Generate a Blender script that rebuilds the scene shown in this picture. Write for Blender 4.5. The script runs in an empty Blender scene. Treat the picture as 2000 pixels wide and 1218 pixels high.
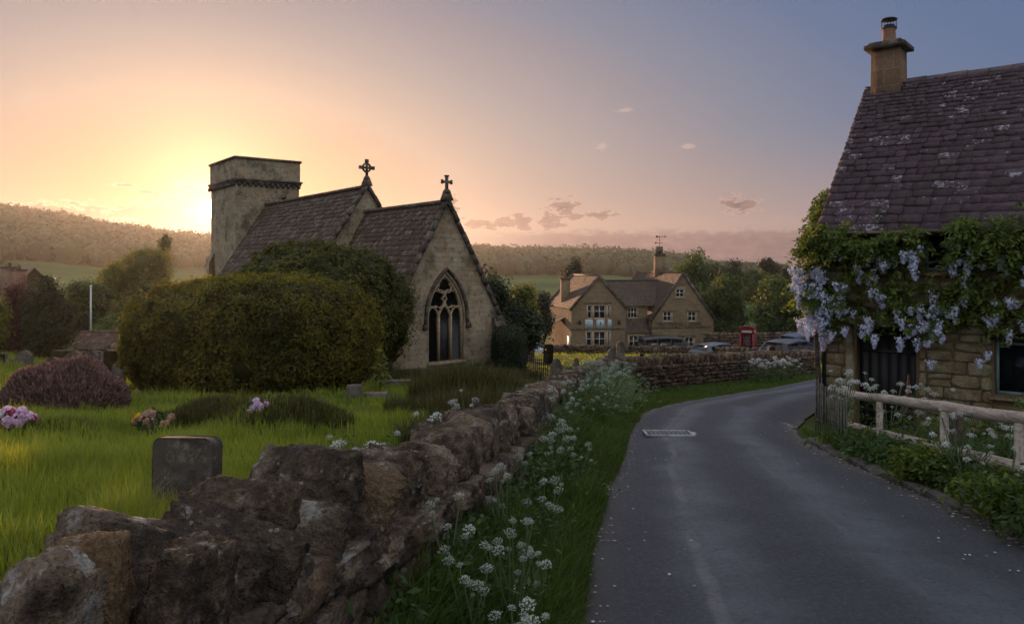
import bpy, bmesh, math, random
import numpy as np
from mathutils import Vector, Matrix
from mathutils.geometry import tessellate_polygon
R = math.radians
random.seed(7)
rng = np.random.default_rng(11)
sc = bpy.context.scene
COL = sc.collection
F_PX, HOR, EYE = 1490.0, 520.0, 1.7

def P(px, py, Y):
    """world point on the sight line through a photograph pixel at depth Y (used for measuring)"""
    return np.array([(px - 1000) / F_PX * Y, Y, EYE - (py - HOR) / F_PX * Y])

# ------------------------------------------------------------------ noise
def _hash(ix, iy, iz, seed):
    h = (ix * 374761393 + iy * 668265263 + iz * 2147483647 + seed * 1274126177) & 0xFFFFFFFF
    h = ((h ^ (h >> 13)) * 1274126177) & 0xFFFFFFFF
    h = ((h ^ (h >> 16)) * 2246822519) & 0xFFFFFFFF
    return ((h ^ (h >> 15)) & 0xFFFFFF) / float(0xFFFFFF)
def vnoise(p, seed=0):
    p = np.asarray(p, dtype=np.float64)
    i = np.floor(p).astype(np.int64); f = p - i; f = f * f * (3 - 2 * f)
    out = 0
    for dx in (0, 1):
        for dy in (0, 1):
            for dz in (0, 1):
                w = (f[:, 0] if dx else 1 - f[:, 0]) * (f[:, 1] if dy else 1 - f[:, 1]) * (f[:, 2] if dz else 1 - f[:, 2])
                out = out + w * _hash(i[:, 0] + dx, i[:, 1] + dy, i[:, 2] + dz, seed)
    return out * 2 - 1
def fbm(p, seed=0, octs=4, gain=.5):
    p = np.asarray(p, float); a, s, o = 1.0, 1.0, 0
    for k in range(octs):
        o = o + a * vnoise(p * s + k * 17.3, seed + k); a *= gain; s *= 2.03
    return o
def sstep(a, b, x):
    t = np.clip((np.asarray(x, float) - a) / (b - a), 0, 1); return t * t * (3 - 2 * t)
def nrm(v):
    v = np.asarray(v, float); return v / (np.linalg.norm(v, axis=-1, keepdims=True) + 1e-12)

# ------------------------------------------------------------------ mesh builder
class MB:
    def __init__(s): s.V = []; s.F = []; s.T = []; s.n = 0
    def add(s, v, faces, tint=0.5):
        """faces: list of index tuples or an (n,k) array"""
        v = np.asarray(v, float).reshape(-1, 3)
        s.V.append(v)
        t = np.broadcast_to(np.asarray(tint, float), (len(v),)); s.T.append(t)
        if isinstance(faces, np.ndarray): s.F.append(faces.astype(np.int64) + s.n)
        else:
            by = {}
            for f in faces: by.setdefault(len(f), []).append(f)
            for k, l in by.items(): s.F.append(np.array(l, dtype=np.int64) + s.n)
        s.n += len(v); return s
    def box(s, c, size, ax=None, tint=.5, taper=1.0):
        """box centred at c; ax = 3x3 rows of axes; taper scales the top"""
        h = np.array(size, float) / 2
        q = np.array([[-1,-1,-1],[1,-1,-1],[1,1,-1],[-1,1,-1],[-1,-1,1],[1,-1,1],[1,1,1],[-1,1,1]], float) * h
        q[4:, :2] *= taper
        if ax is not None: q = q @ np.asarray(ax, float)
        return s.add(q + np.asarray(c, float), np.array([[0,3,2,1],[4,5,6,7],[0,1,5,4],[1,2,6,5],[2,3,7,6],[3,0,4,7]]), tint)
    def tube(s, pts, r, k=8, tint=.5, caps=True):
        pts = np.asarray(pts, float); n = len(pts); r = np.broadcast_to(np.asarray(r, float), (n,))
        tan = nrm(np.gradient(pts, axis=0)); ref = np.array([0, 0, 1.0])
        if abs(tan[0] @ ref) > .9: ref = np.array([1.0, 0, 0])
        u = nrm(np.cross(tan, ref)); w = np.cross(tan, u)
        a = np.arange(k) * 2 * math.pi / k
        ring = pts[:, None, :] + r[:, None, None] * (np.cos(a)[None, :, None] * u[:, None, :] + np.sin(a)[None, :, None] * w[:, None, :])
        f = []
        for i in range(n - 1):
            for j in range(k):
                f.append((i*k+j, i*k+(j+1)%k, (i+1)*k+(j+1)%k, (i+1)*k+j))
        s.add(ring.reshape(-1, 3), f, tint)
        if caps:
            b = s.n - n * k
            s.F.append(np.array([[b + j for j in range(k)][::-1]])); s.F.append(np.array([[b + (n-1)*k + j for j in range(k)]]))
        return s
    def lathe(s, c, prof, k=16, tint=.5):
        """prof: (r,z) pairs from bottom to top about the vertical through c"""
        a = np.arange(k) * 2 * math.pi / k; v = []; f = []
        for r_, z in prof:
            v += [(c[0] + r_*math.cos(t), c[1] + r_*math.sin(t), c[2] + z) for t in a]
        for i in range(len(prof) - 1):
            for j in range(k): f.append((i*k+j, i*k+(j+1)%k, (i+1)*k+(j+1)%k, (i+1)*k+j))
        f.append(tuple(range(k))[::-1]); f.append(tuple((len(prof)-1)*k + j for j in range(k)))
        return s.add(v, f, tint)
    def prism(s, outline, O, U, W, N, depth, tint=.5):
        """2-D outline (u,w) in plane O,U,W extruded from O along N by depth"""
        o = [np.asarray(O) + u*np.asarray(U) + w*np.asarray(W) for u, w in outline]
        n = len(o); v = o + [p + np.asarray(N)*depth for p in o]
        tri = tessellate_polygon([[Vector((u, w, 0)) for u, w in outline]])
        f = [tuple(t) for t in tri] + [tuple(i + n for i in t[::-1]) for t in tri]
        f += [(i, (i+1) % n, n + (i+1) % n, n + i) for i in range(n)]
        return s.add(v, f, tint)
    def strip(s, pts, N, w, d, closed=False, tint=.5):
        """bar of width w along a planar polyline, standing d proud along N"""
        pts = np.asarray(pts, float); N = np.asarray(N, float)
        if closed: t = nrm(np.roll(pts, -1, 0) - np.roll(pts, 1, 0))
        else: t = nrm(np.gradient(pts, axis=0))
        side = nrm(np.cross(N, t)); n = len(pts)
        q = [pts - side*w/2, pts + side*w/2, pts + side*w*.32 + N*d, pts - side*w*.32 + N*d]
        v = np.concatenate(q); f = []
        m = n if closed else n - 1
        for i in range(m):
            j = (i + 1) % n
            for k in range(4): f.append((k*n+i, k*n+j, ((k+1)%4)*n+j, ((k+1)%4)*n+i))
        if not closed: f += [(0, n, 2*n, 3*n), (n-1, 4*n-1, 3*n-1, 2*n-1)]
        return s.add(v, f, tint)
    def wall(s, O, U, N, outer, holes=(), depth=.2, tint=.5, W=(0, 0, 1)):
        """flat wall in plane O+u*U+w*W with real openings and their reveals going in by depth"""
        O, U, N, W = (np.asarray(a, float) for a in (O, U, N, W))
        loops = [[Vector((a, b, 0)) for a, b in outer]] + [[Vector((a, b, 0)) for a, b in h] for h in holes]
        flat = [p for l in loops for p in l]
        v = np.array([O + p.x*U + p.y*W for p in flat]); f = []
        for t in tessellate_polygon(loops):
            a, b, c = (v[i] for i in t)
            f.append(tuple(t) if np.cross(b-a, c-a) @ N > 0 else tuple(t[::-1]))
        s.add(v, f, tint)
        for h in holes:
            q = np.array([O + a*U + b*W for a, b in h]); n = len(q)
            s.add(np.concatenate([q, q - N*depth]), [(i, (i+1) % n, n+(i+1) % n, n+i) for i in range(n)], tint)
        return s
    def ico(s, c, r, sub=2, disp=0.0, freq=1.5, seed=0, tint=.5):
        v, f = ICO(sub); q = v * np.asarray(r)
        if disp: q = q * (1 + disp * fbm(v * freq + seed * 7.7, seed, 3))[:, None]
        return s.add(q + np.asarray(c), f, tint)
    def build(s, name, mats, parent=None, smooth=False, org=None, uv=False):
        me = bpy.data.meshes.new(name)
        v = np.concatenate(s.V) if s.V else np.zeros((0, 3))
        if org is None: org = parent['_org'] if parent is not None and '_org' in parent else (0, 0, 0)
        org = np.array(list(org), float)
        v = v - org
        me.vertices.add(len(v)); me.vertices.foreach_set('co', v.astype(np.float32).ravel())
        loops = np.concatenate([f.ravel() for f in s.F]); sizes = np.concatenate([np.full(len(f), f.shape[1]) for f in s.F])
        me.loops.add(len(loops)); me.loops.foreach_set('vertex_index', loops.astype(np.int32))
        me.polygons.add(len(sizes)); st = np.concatenate([[0], np.cumsum(sizes)[:-1]])
        me.polygons.foreach_set('loop_start', st.astype(np.int32)); me.polygons.foreach_set('loop_total', sizes.astype(np.int32))
        if smooth: me.polygons.foreach_set('use_smooth', np.ones(len(sizes), bool))
        me.update(calc_edges=True)
        at = me.attributes.new('tint', 'FLOAT', 'POINT'); at.data.foreach_set('value', np.concatenate(s.T).astype(np.float32))
        if uv:
            l = me.uv_layers.new(name='UVMap'); nn = np.zeros(len(me.polygons)*3, np.float32); me.polygons.foreach_get('normal', nn); nn = nn.reshape(-1, 3)
            t = np.stack([-nn[:, 1], nn[:, 0], np.zeros(len(nn))], 1); ln = np.linalg.norm(t, axis=1)
            flat = ln < .25; t[flat] = (1, 0, 0); t = nrm(t); b = np.cross(nn, t); b[flat] = (0, 1, 0)
            tl = np.repeat(t, sizes, 0); bl = np.repeat(b, sizes, 0); pv = v[loops] + org
            l.data.foreach_set('uv', np.stack([(pv*tl).sum(1), (pv*bl).sum(1)], 1).astype(np.float32).ravel())
        for m in (mats if isinstance(mats, (list, tuple)) else [mats]): me.materials.append(m)
        o = bpy.data.objects.new(name, me); COL.objects.link(o)
        if parent is not None: o.parent = parent
        else: o.location = org
        if parent is not None: o['_org'] = [float(a) for a in org]
        return o

_ico = {}
def ICO(sub):
    if sub not in _ico:
        b = bmesh.new(); bmesh.ops.create_icosphere(b, subdivisions=sub, radius=1)
        _ico[sub] = (np.array([v.co[:] for v in b.verts]), np.array([[v.index for v in f.verts] for f in b.faces])); b.free()
    return _ico[sub]
_cub = {}
def CUBE(n):
    """cube of n x n quads a side, welded"""
    if n not in _cub:
        b = bmesh.new(); bmesh.ops.create_cube(b, size=2)
        bmesh.ops.subdivide_edges(b, edges=b.edges[:], cuts=n - 1, use_grid_fill=True)
        b.verts.index_update()
        _cub[n] = (np.array([v.co[:] for v in b.verts]), np.array([[v.index for v in f.verts] for f in b.faces])); b.free()
    return _cub[n]

def thing(name, label, cat, loc=(0, 0, 0), rotz=0, group=None):
    o = bpy.data.objects.new(name, None); COL.objects.link(o); o.empty_display_size = .2
    o.location = tuple(float(a) for a in loc); o.rotation_euler = (0, 0, rotz)
    o['_org'] = [0., 0., 0.] if rotz else [float(a) for a in loc]
    o['label'] = label; o['category'] = cat
    if group: o['group'] = group
    return o
def tag(o, label, cat, group=None):
    o['label'] = label; o['category'] = cat
    if group: o['group'] = group
    return o
def kind(o, k, label=None, cat=None):
    o['kind'] = k
    if label: o['label'] = label
    if cat: o['category'] = cat
    return o
def kids(o): return [c for c in o.children]
def dup(o, loc=None, rotz=None, label=None, scale=None, parent=None):
    c = o.copy(); COL.objects.link(c)
    if parent is not None: c.parent = parent
    for k in list(o.children): dup(k, parent=c)
    if loc is not None: c.location = tuple(float(a) for a in loc)
    if rotz is not None: c.rotation_euler = (0, 0, rotz)
    if scale is not None: c.scale = (scale, scale, scale)
    if label: c['label'] = label
    return c

# ------------------------------------------------------------------ node helper
class NT:
    def __init__(s, tree): s.t = tree; s.n = tree.nodes; s.l = tree.links
    def node(s, typ, ins=None, **kw):
        n = s.n.new(typ)
        for k, v in kw.items(): setattr(n, k, v)
        for k, v in (ins or {}).items():
            sock = n.inputs[k]
            if isinstance(v, bpy.types.NodeSocket): s.l.new(v, sock)
            else: sock.default_value = v
        return n
    def m(s, op, a, b=0.0, c=None, clamp=False):
        ins = {0: a, 1: b}
        if c is not None: ins[2] = c
        n = s.node('ShaderNodeMath', ins, operation=op, use_clamp=clamp); return n.outputs[0]
    def mix(s, f, a, b, mode='MIX'):
        n = s.n.new('ShaderNodeMix'); n.data_type = 'RGBA'; n.blend_type = mode; n.clamp_factor = True
        for i, v in ((0, f), (6, a), (7, b)):
            if isinstance(v, bpy.types.NodeSocket): s.l.new(v, n.inputs[i])
            elif i == 0: n.inputs[0].default_value = v
            else: n.inputs[i].default_value = (*v[:3], 1)
        return n.outputs[2]
    def ramp(s, f, stops, interp='LINEAR'):
        n = s.n.new('ShaderNodeValToRGB'); n.color_ramp.interpolation = interp
        e = n.color_ramp.elements
        while len(e) < len(stops): e.new(.5)
        for i, (p, c) in enumerate(stops):
            e[i].position = p; e[i].color = (c, c, c, 1) if not isinstance(c, (tuple, list)) else (*c[:3], 1)
        s.l.new(f, n.inputs[0]); return n.outputs[0]
    def noise(s, vec, scale, detail=4, rough=.55, dist=0.0, out=0):
        n = s.node('ShaderNodeTexNoise', {'Vector': vec, 'Scale': scale, 'Detail': detail, 'Roughness': rough, 'Distortion': dist}); return n.outputs[out]
    def vor(s, vec, scale, feature='F1', out='Distance', rand=1.0):
        n = s.node('ShaderNodeTexVoronoi', {'Vector': vec, 'Scale': scale, 'Randomness': rand}, feature=feature); return n.outputs[out]
    def mapr(s, v, a, b, c=0.0, d=1.0):
        n = s.node('ShaderNodeMapRange', {0: v, 1: a, 2: b, 3: c, 4: d}, interpolation_type='SMOOTHSTEP'); return n.outputs[0]

def newmat(name):
    m = bpy.data.materials.new(name); m.use_nodes = True; m.node_tree.nodes.clear()
    t = NT(m.node_tree); out = t.node('ShaderNodeOutputMaterial'); return m, t, out
def pos(t): return t.node('ShaderNodeNewGeometry').outputs['Position']
def objc(t): return t.node('ShaderNodeTexCoord').outputs['Object']
def tintn(t): return t.node('ShaderNodeAttribute', attribute_name='tint').outputs['Fac']
def finish(t, out, color, rough=.8, bump=None, bdist=.01, bstr=1.0, spec=.3, **kw):
    b = t.node('ShaderNodeBsdfPrincipled', {'Roughness': rough, 'Specular IOR Level': spec, **kw})
    if isinstance(color, bpy.types.NodeSocket): t.l.new(color, b.inputs['Base Color'])
    else: b.inputs['Base Color'].default_value = (*color[:3], 1)
    if bump is not None:
        bn = t.node('ShaderNodeBump', {'Strength': bstr, 'Distance': bdist, 'Height': bump}); t.l.new(bn.outputs[0], b.inputs['Normal'])
    t.l.new(b.outputs[0], out.inputs[0]); return b
def plain(name, c, rough=.6, metal=0.0, var=.15, spec=.4):
    m, t, out = newmat(name); n = t.noise(objc(t), 9.0, 5)
    k = t.mapr(n, .3, .7, 1 - var, 1 + var); col = t.mix(1.0, c, (1, 1, 1), 'MULTIPLY')
    v = t.node('ShaderNodeVectorMath', {0: col, 'Scale': k}, operation='SCALE').outputs[0]
    finish(t, out, v, rough, n, .002, .4, spec, **{'Metallic': metal}); return m
# ------------------------------------------------------------------ materials
def rockmat(name, base, dark, light, lich=(.36, .37, .33), lich_amt=.55, scale=1.0, warm=(.30, .19, .08), warm_amt=.35, bstr=1.0, obj=False):
    """weathered stone: broad colour drift, dark algae, pale lichen patches and pitting"""
    m, t, out = newmat(name); p = objc(t) if obj else pos(t); tn = tintn(t)
    shift = t.node('ShaderNodeVectorMath', {0: p, 1: t.node('ShaderNodeCombineXYZ', {0: t.m('MULTIPLY', tn, 13.0), 1: t.m('MULTIPLY', tn, 7.0)}).outputs[0]}, operation='ADD').outputs[0]
    n1 = t.noise(shift, 3.2*scale, 5, .6); n2 = t.noise(shift, 14*scale, 6, .65); n3 = t.noise(shift, 60*scale, 4, .6)
    c = t.mix(t.mapr(n1, .34, .66), dark, base)
    c = t.mix(t.m('MULTIPLY', t.mapr(n2, .45, .7), .7), c, light)
    c = t.mix(t.mapr(tn, .45, .0, 0, .55), c, tuple((a+dark[1])*.5 for a in dark)); c = t.mix(t.m('MULTIPLY', t.mapr(t.noise(shift, 1.6*scale, 3), .48, .62), .4), c, tuple(a*1.25 for a in light))
    c = t.mix(t.m('MULTIPLY', t.mapr(tn, .72, .95), warm_amt), c, warm)
    v = t.vor(shift, 9*scale, 'SMOOTH_F1'); lm = t.m('MULTIPLY', t.mapr(t.m('ADD', n1, t.m('MULTIPLY', n2, .6)), .86, .96), t.mapr(v, .55, .25))
    c = t.mix(t.m('MULTIPLY', lm, lich_amt), c, lich)
    spots = t.m('MULTIPLY', t.mapr(t.vor(shift, 26*scale), .28, .18), t.mapr(t.noise(shift, 5*scale, 2), .55, .68))
    c = t.mix(t.m('MULTIPLY', spots, lich_amt*.9), c, lich)
    c = t.mix(t.mapr(n3, .62, .35, 0, .45), c, tuple(a*.35 for a in dark)); n4 = t.noise(shift, 190*scale, 3, .7); c = t.mix(t.mapr(n4, .55, .75, 0, .5), c, tuple(a*1.9 for a in base)); c = t.mix(t.mapr(n4, .45, .28, 0, .6), c, tuple(a*.3 for a in dark))
    pit = t.mapr(t.vor(shift, 34*scale), .0, .22); c = t.mix(t.m('MULTIPLY', t.m('SUBTRACT', 1.0, pit), .55), c, tuple(a*.3 for a in dark))
    h = t.m('ADD', t.m('ADD', t.m('MULTIPLY', n2, .9), t.m('ADD', t.m('MULTIPLY', n3, .45), t.m('MULTIPLY', n4, .12))), t.m('MULTIPLY', pit, .22))
    finish(t, out, c, .9, h, .05/scale, bstr, .2); return m
def masonry(name, c1, c2, mortar, bw=.42, bh=.17, wet=.0, algae=(.07, .075, .04), algae_amt=.5, bstr=.8, lich=None):
    """coursed stone with uneven joints, from the mesh's own wall coordinates"""
    m, t, out = newmat(name); uv = t.node('ShaderNodeUVMap').outputs[0]; p = pos(t)
    w = t.noise(p, 1.7, 3, out=1); uvd = t.node('ShaderNodeVectorMath', {0: uv, 1: t.node('ShaderNodeVectorMath', {0: w, 'Scale': .05}, operation='SCALE').outputs[0]}, operation='ADD').outputs[0]
    b = t.node('ShaderNodeTexBrick', {'Vector': uvd, 'Color1': (*c1, 1), 'Color2': (*c2, 1), 'Mortar': (*mortar, 1), 'Scale': 1.0, 'Mortar Size': .009, 'Mortar Smooth': .3, 'Bias': 0.0, 'Brick Width': bw, 'Row Height': bh})
    b.offset = .43; b.squash = .7; b.squash_frequency = 3
    n1 = t.noise(p, 1.1, 4); n2 = t.noise(p, 9, 6, .65); n3 = t.noise(p, 45, 4)
    c = t.mix(t.mapr(n2, .3, .72, 0, .45), b.outputs[0], tuple(a*1.5 for a in c1))
    c = t.mix(t.m('MULTIPLY', t.mapr(t.m('ADD', n1, t.m('MULTIPLY', n2, .5)), .72, .95), algae_amt), c, algae)
    c = t.mix(t.mapr(n3, .5, .3, 0, .4), c, tuple(a*.4 for a in c2))
    if lich:
        bl = t.noise(p, 3.1, 6, .7); c = t.mix(t.m('MULTIPLY', t.mapr(bl, .52, .62), .55), c, lich); c = t.mix(t.m('MULTIPLY', t.mapr(t.noise(p, 5.5, 6, .72), .54, .62), .6), c, (.07, .065, .045)); c = t.mix(t.m('MULTIPLY', t.mapr(t.noise(p, .8, 3), .5, .62), .35), c, (.20, .12, .06))
    h = t.m('ADD', t.m('MULTIPLY', b.outputs[1], -1.0), t.m('MULTIPLY', n2, .55))
    finish(t, out, c, .9, h, .025, bstr, .2); return m
def leafmat(name, a, b, trans=.45, tcol=None, rough=.55, core=None):
    """leaf with tint-driven colour and light shining through it"""
    m, t, out = newmat(name); tn = tintn(t); c = t.mix(tn, a, b)
    n = t.noise(pos(t), 1.6, 3); c = t.mix(t.mapr(n, .35, .65, .25, 0), c, tuple(x*.45 for x in a))
    d = t.node('ShaderNodeBsdfPrincipled', {'Base Color': c, 'Roughness': rough, 'Specular IOR Level': .25})
    tc = t.mix(1.0, c, tcol or (1.6, 1.5, .55), 'MULTIPLY')
    tr = t.node('ShaderNodeBsdfTranslucent', {'Color': tc})
    mx = t.node('ShaderNodeMixShader', {0: trans, 1: d.outputs[0], 2: tr.outputs[0]}); t.l.new(mx.outputs[0], out.inputs[0]); return m
def tilemat(name, a, b, moss, lich, lamt=.6, mamt=.4):
    m, t, out = newmat(name); tn = tintn(t); p = pos(t)
    n1 = t.noise(p, 1.2, 4); n2 = t.noise(p, 11, 6, .65); n3 = t.noise(p, 50, 3)
    c = t.mix(tn, a, b); c = t.mix(t.mapr(n2, .35, .7, 0, .5), c, tuple(x*1.5 for x in b))
    c = t.mix(t.m('MULTIPLY', t.mapr(t.m('ADD', n1, t.m('MULTIPLY', n2, .3)), .6, .85), mamt), c, moss)
    lm = t.mapr(t.m('ADD', t.noise(t.node('ShaderNodeVectorMath', {0: p, 1: t.node('ShaderNodeCombineXYZ', {2: t.m('MULTIPLY', tn, 9.0)}).outputs[0]}, operation='ADD').outputs[0], 12, 6, .72), t.m('MULTIPLY', tn, .30)), .80, .87)
    c = t.mix(t.m('MULTIPLY', lm, lamt), c, lich)
    c = t.mix(t.mapr(n3, .48, .3, 0, .5), c, tuple(x*.3 for x in a))
    finish(t, out, c, .75, t.m('ADD', n2, t.m('MULTIPLY', n3, .3)), .012, .9, .35); return m
def glassmat(name, c=(.012, .014, .018), rough=.06):
    m, t, out = newmat(name); n = t.noise(pos(t), 2.5, 2); finish(t, out, c, rough, n, .004, .25, .35); return m

M = {}
M['wallstone'] = rockmat('dry_stone', (.125, .086, .058), (.040, .028, .021), (.245, .18, .125), lich_amt=.6, warm=(.24, .15, .07), warm_amt=.5)
M['coping'] = rockmat('coping_stone', (.150, .105, .068), (.040, .028, .020), (.31, .235, .16), lich=(.46, .46, .43), lich_amt=.75, scale=1.3, warm=(.24, .15, .07), warm_amt=.7)
M['grave'] = rockmat('grave_stone', (.15, .122, .10), (.085, .068, .056), (.21, .175, .14), lich=(.30, .30, .25), lich_amt=.75, scale=1.6, warm_amt=.1, bstr=.5, obj=True)
M['church'] = masonry('church_rubble', (.40, .315, .20), (.27, .20, .125), (.34, .275, .185), .5, .19, algae=(.085, .085, .05), algae_amt=.8, lich=(.36, .35, .30))
M['dressed'] = plain('dressed_stone', (.40, .30, .18), .85, var=.3)
M['darkdress'] = rockmat('weathered_dressing', (.15, .115, .08), (.06, .045, .035), (.26, .22, .17), lich_amt=.7, scale=1.2, warm_amt=0)
M['pub'] = masonry('inn_stone', (.25, .185, .11), (.17, .125, .075), (.20, .155, .10), .5, .2, algae=(.12, .085, .05), algae_amt=.4)
M['cottage'] = masonry('cottage_mortar', (.14, .095, .055), (.11, .075, .04), (.13, .1, .06), .4, .2)
M['cotstone'] = rockmat('cottage_stone', (.29, .23, .125), (.17, .12, .065), (.36, .32, .21), lich=(.36, .36, .28), lich_amt=.5, warm=(.26, .155, .065), warm_amt=.6)
M['slate'] = tilemat('cottage_roof_tile', (.048, .029, .036), (.092, .062, .072), (.035, .034, .022), (.44, .43, .48), .95, .25)
M['churchtile'] = tilemat('church_roof_tile', (.085, .052, .038), (.15, .105, .075), (.09, .075, .03), (.46, .38, .33), .9, .5)
M['pubtile'] = tilemat('inn_roof_tile', (.075, .052, .042), (.12, .09, .068), (.11, .085, .04), (.3, .27, .22), .5, .7)
M['leaf_hedge'] = leafmat('hedge_leaf', (.06, .056, .014), (.27, .24, .05), .58)
M['leaf_yew'] = leafmat('yew_leaf', (.055, .058, .016), (.19, .18, .045), .42)
M['leaf_dark'] = leafmat('dark_leaf', (.016, .026, .010), (.05, .065, .02), .25)
M['leaf_mid'] = leafmat('mid_leaf', (.03, .058, .018), (.14, .20, .055), .42)
M['leaf_gold'] = leafmat('golden_leaf', (.08, .10, .018), (.22, .22, .045), .5)
M['leaf_purple'] = leafmat('purple_leaf', (.05, .022, .02), (.11, .045, .035), .35, (1.5, .8, .6))
M['leaf_wist'] = leafmat('wisteria_leaf', (.035, .062, .013), (.17, .22, .04), .45)
M['leaf_garden'] = leafmat('garden_leaf', (.03, .065, .02), (.09, .15, .045), .4)
M['heather'] = leafmat('heather_flower', (.06, .034, .028), (.42, .28, .25), .3, (1.3, 1.0, .8))
M['blossom'] = leafmat('wisteria_blossom', (.46, .49, .64), (.80, .84, .94), .35, (1.1, 1.1, 1.25), .7)
M['white'] = leafmat('white_blossom', (.55, .58, .55), (.80, .82, .80), .3, (1.1, 1.1, 1.05), .7)
M['pink'] = leafmat('pink_petal', (.55, .30, .52), (.85, .68, .80), .3, (1.1, 1, 1), .7)
M['red'] = leafmat('red_petal', (.32, .01, .03), (.60, .05, .12), .3, (1.1, 1, 1), .7)
M['peach'] = leafmat('faded_petal', (.30, .17, .11), (.55, .36, .24), .3, (1.2, 1, .8), .7)
M['yellow'] = leafmat('yellow_petal', (.70, .42, .02), (.85, .6, .05), .3, (1.1, 1, .6), .7)
M['stem'] = plain('green_stem', (.07, .11, .035), .6)
M['bark'] = rockmat('bark', (.07, .05, .035), (.03, .022, .016), (.13, .10, .075), lich_amt=.3, scale=2, warm_amt=0, obj=True)
M['timber'] = None
M['glass'] = glassmat('window_glass', (.008, .009, .011), .15)
M['leadglass'] = glassmat('church_glass', (.010, .009, .010), .25)
M['iron'] = plain('black_iron', (.018, .017, .017), .5)
M['paint_white'] = plain('white_paint', (.62, .62, .58), .5, var=.1)
M['paint_sage'] = plain('sage_paint', (.16, .21, .20), .5, var=.12)
M['paint_blue'] = plain('pale_board_paint', (.42, .52, .52), .5, var=.08)
M['red_paint'] = plain('red_paint', (.19, .010, .016), .4, var=.2)
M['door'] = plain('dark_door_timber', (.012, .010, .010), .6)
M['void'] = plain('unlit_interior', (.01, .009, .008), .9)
M['lead'] = plain('lead_flashing', (.045, .043, .047), .6)
M['clay'] = plain('clay_pot', (.26, .14, .10), .8)
def _timber():
    m, t, out = newmat('weathered_timber'); o = objc(t)
    mp = t.node('ShaderNodeMapping', {'Vector': o, 'Scale': (14, 1.1, 14)}).outputs[0]
    n = t.noise(mp, 2.2, 6, .65, .6); n2 = t.noise(o, 3, 3); crack = t.mapr(t.noise(mp, 5, 3, .5, 1.0), .36, .30)
    c = t.mix(t.mapr(n, .3, .72), (.22, .18, .145), (.50, .43, .36)); c = t.mix(t.mapr(n2, .4, .75, 0, .5), c, (.24, .21, .16))
    c = t.mix(t.m('MULTIPLY', crack, .8), c, (.05, .035, .03)); finish(t, out, c, .85, t.m('SUBTRACT', n, crack), .006, .8, .2); return m
M['timber'] = _timber()
def _ground():
    m, t, out = newmat('soil_and_turf'); p = pos(t)
    n1 = t.noise(p, .45, 5); n2 = t.noise(p, 7, 6, .65); n3 = t.noise(p, .012, 6, .6)
    sep = t.node('ShaderNodeSeparateXYZ', {0: p}); far = t.mapr(t.node('ShaderNodeVectorMath', {0: p}, operation='LENGTH').outputs['Value'], 85, 190)
    c = t.mix(t.mapr(n1, .35, .65), (.045, .062, .014), (.085, .105, .02)); c = t.mix(t.mapr(n2, .3, .7, .6, 0), c, (.032, .035, .012))
    fc = t.mix(t.mapr(n3, .42, .58), (.030, .075, .020), (.065, .115, .03))
    c = t.mix(far, c, fc); finish(t, out, c, .95, n2, .04, .7, .1); return m
M['ground'] = _ground()
def _road():
    m, t, out = newmat('asphalt'); p = pos(t); uv = t.node('ShaderNodeUVMap').outputs[0]
    s = t.node('ShaderNodeSeparateXYZ', {0: uv}); u, v = s.outputs[0], s.outputs[1]
    wob = t.m('MULTIPLY', t.m('SUBTRACT', t.noise(uv, .35, 3), .5), .35); uu = t.m('ADD', u, wob)
    n = t.noise(p, 160, 3, .7); n2 = t.noise(p, 2.2, 5, .6); n3 = t.noise(p, 28, 5, .65)
    agg = t.vor(p, 230)
    c = t.mix(t.mapr(n2, .3, .7), (.012, .016, .024), (.020, .025, .035))
    # tyre-polished bands and two old joints worn pale
    band = t.m('ADD', t.mapr(t.m('ABSOLUTE', t.m('SUBTRACT', uu, .28)), .14, .0), t.mapr(t.m('ABSOLUTE', t.m('SUBTRACT', uu, .66)), .17, .0))
    c = t.mix(t.m('MULTIPLY', band, t.mapr(n2, .3, .7, .25, .75)), c, (.085, .102, .130))
    frag = t.mapr(t.noise(uv, 1.3, 5, .7), .4, .62)
    j1 = t.mapr(t.m('ABSOLUTE', t.m('SUBTRACT', t.m('ADD', u, t.m('MULTIPLY', wob, .45)), .235)), .02, .006)
    j2 = t.mapr(t.m('ABSOLUTE', t.m('SUBTRACT', t.m('ADD', u, t.m('MULTIPLY', wob, .6)), .60)), .014, .004)
    c = t.mix(t.m('MULTIPLY', t.m('MAXIMUM', j1, t.m('MULTIPLY', j2, .45)), t.m('MULTIPLY', frag, .6)), c, (.15, .15, .155))
    edge = t.m('MAXIMUM', t.mapr(u, .10, .0), t.mapr(u, .88, 1.0)); c = t.mix(t.m('MULTIPLY', edge, t.mapr(n3, .35, .6)), c, (.065, .05, .036))
    c = t.mix(t.mapr(agg, .34, .08, 0, .6), c, (.13, .135, .145)); c = t.mix(t.mapr(t.noise(p, 42, 4, .75), .54, .68, 0, .7), c, (.10, .105, .115)); c = t.mix(t.mapr(t.noise(p, 30, 4, .75), .46, .34, 0, .7), c, (.012, .013, .015)); crk = t.mapr(t.vor(t.node('ShaderNodeVectorMath', {0: p, 1: t.node('ShaderNodeVectorMath', {0: t.noise(p, 3, 4, out=1), 'Scale': .35}, operation='SCALE').outputs[0]}, operation='ADD').outputs[0], .9, 'DISTANCE_TO_EDGE'), .006, .0); c = t.mix(t.m('MULTIPLY', crk, t.mapr(n2, .42, .58, 0, .8)), c, (.008, .008, .009)); c = t.mix(t.mapr(n, .5, .3, 0, .5), c, (.018, .018, .02))
    rough = t.m('SUBTRACT', t.mapr(n3, .2, .8, .55, .75), t.m('MULTIPLY', band, .10))
    finish(t, out, c, rough, t.m('ADD', t.m('MULTIPLY', n, .6), agg), .006, .6, .5); return m
M['road'] = _road()
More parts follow.
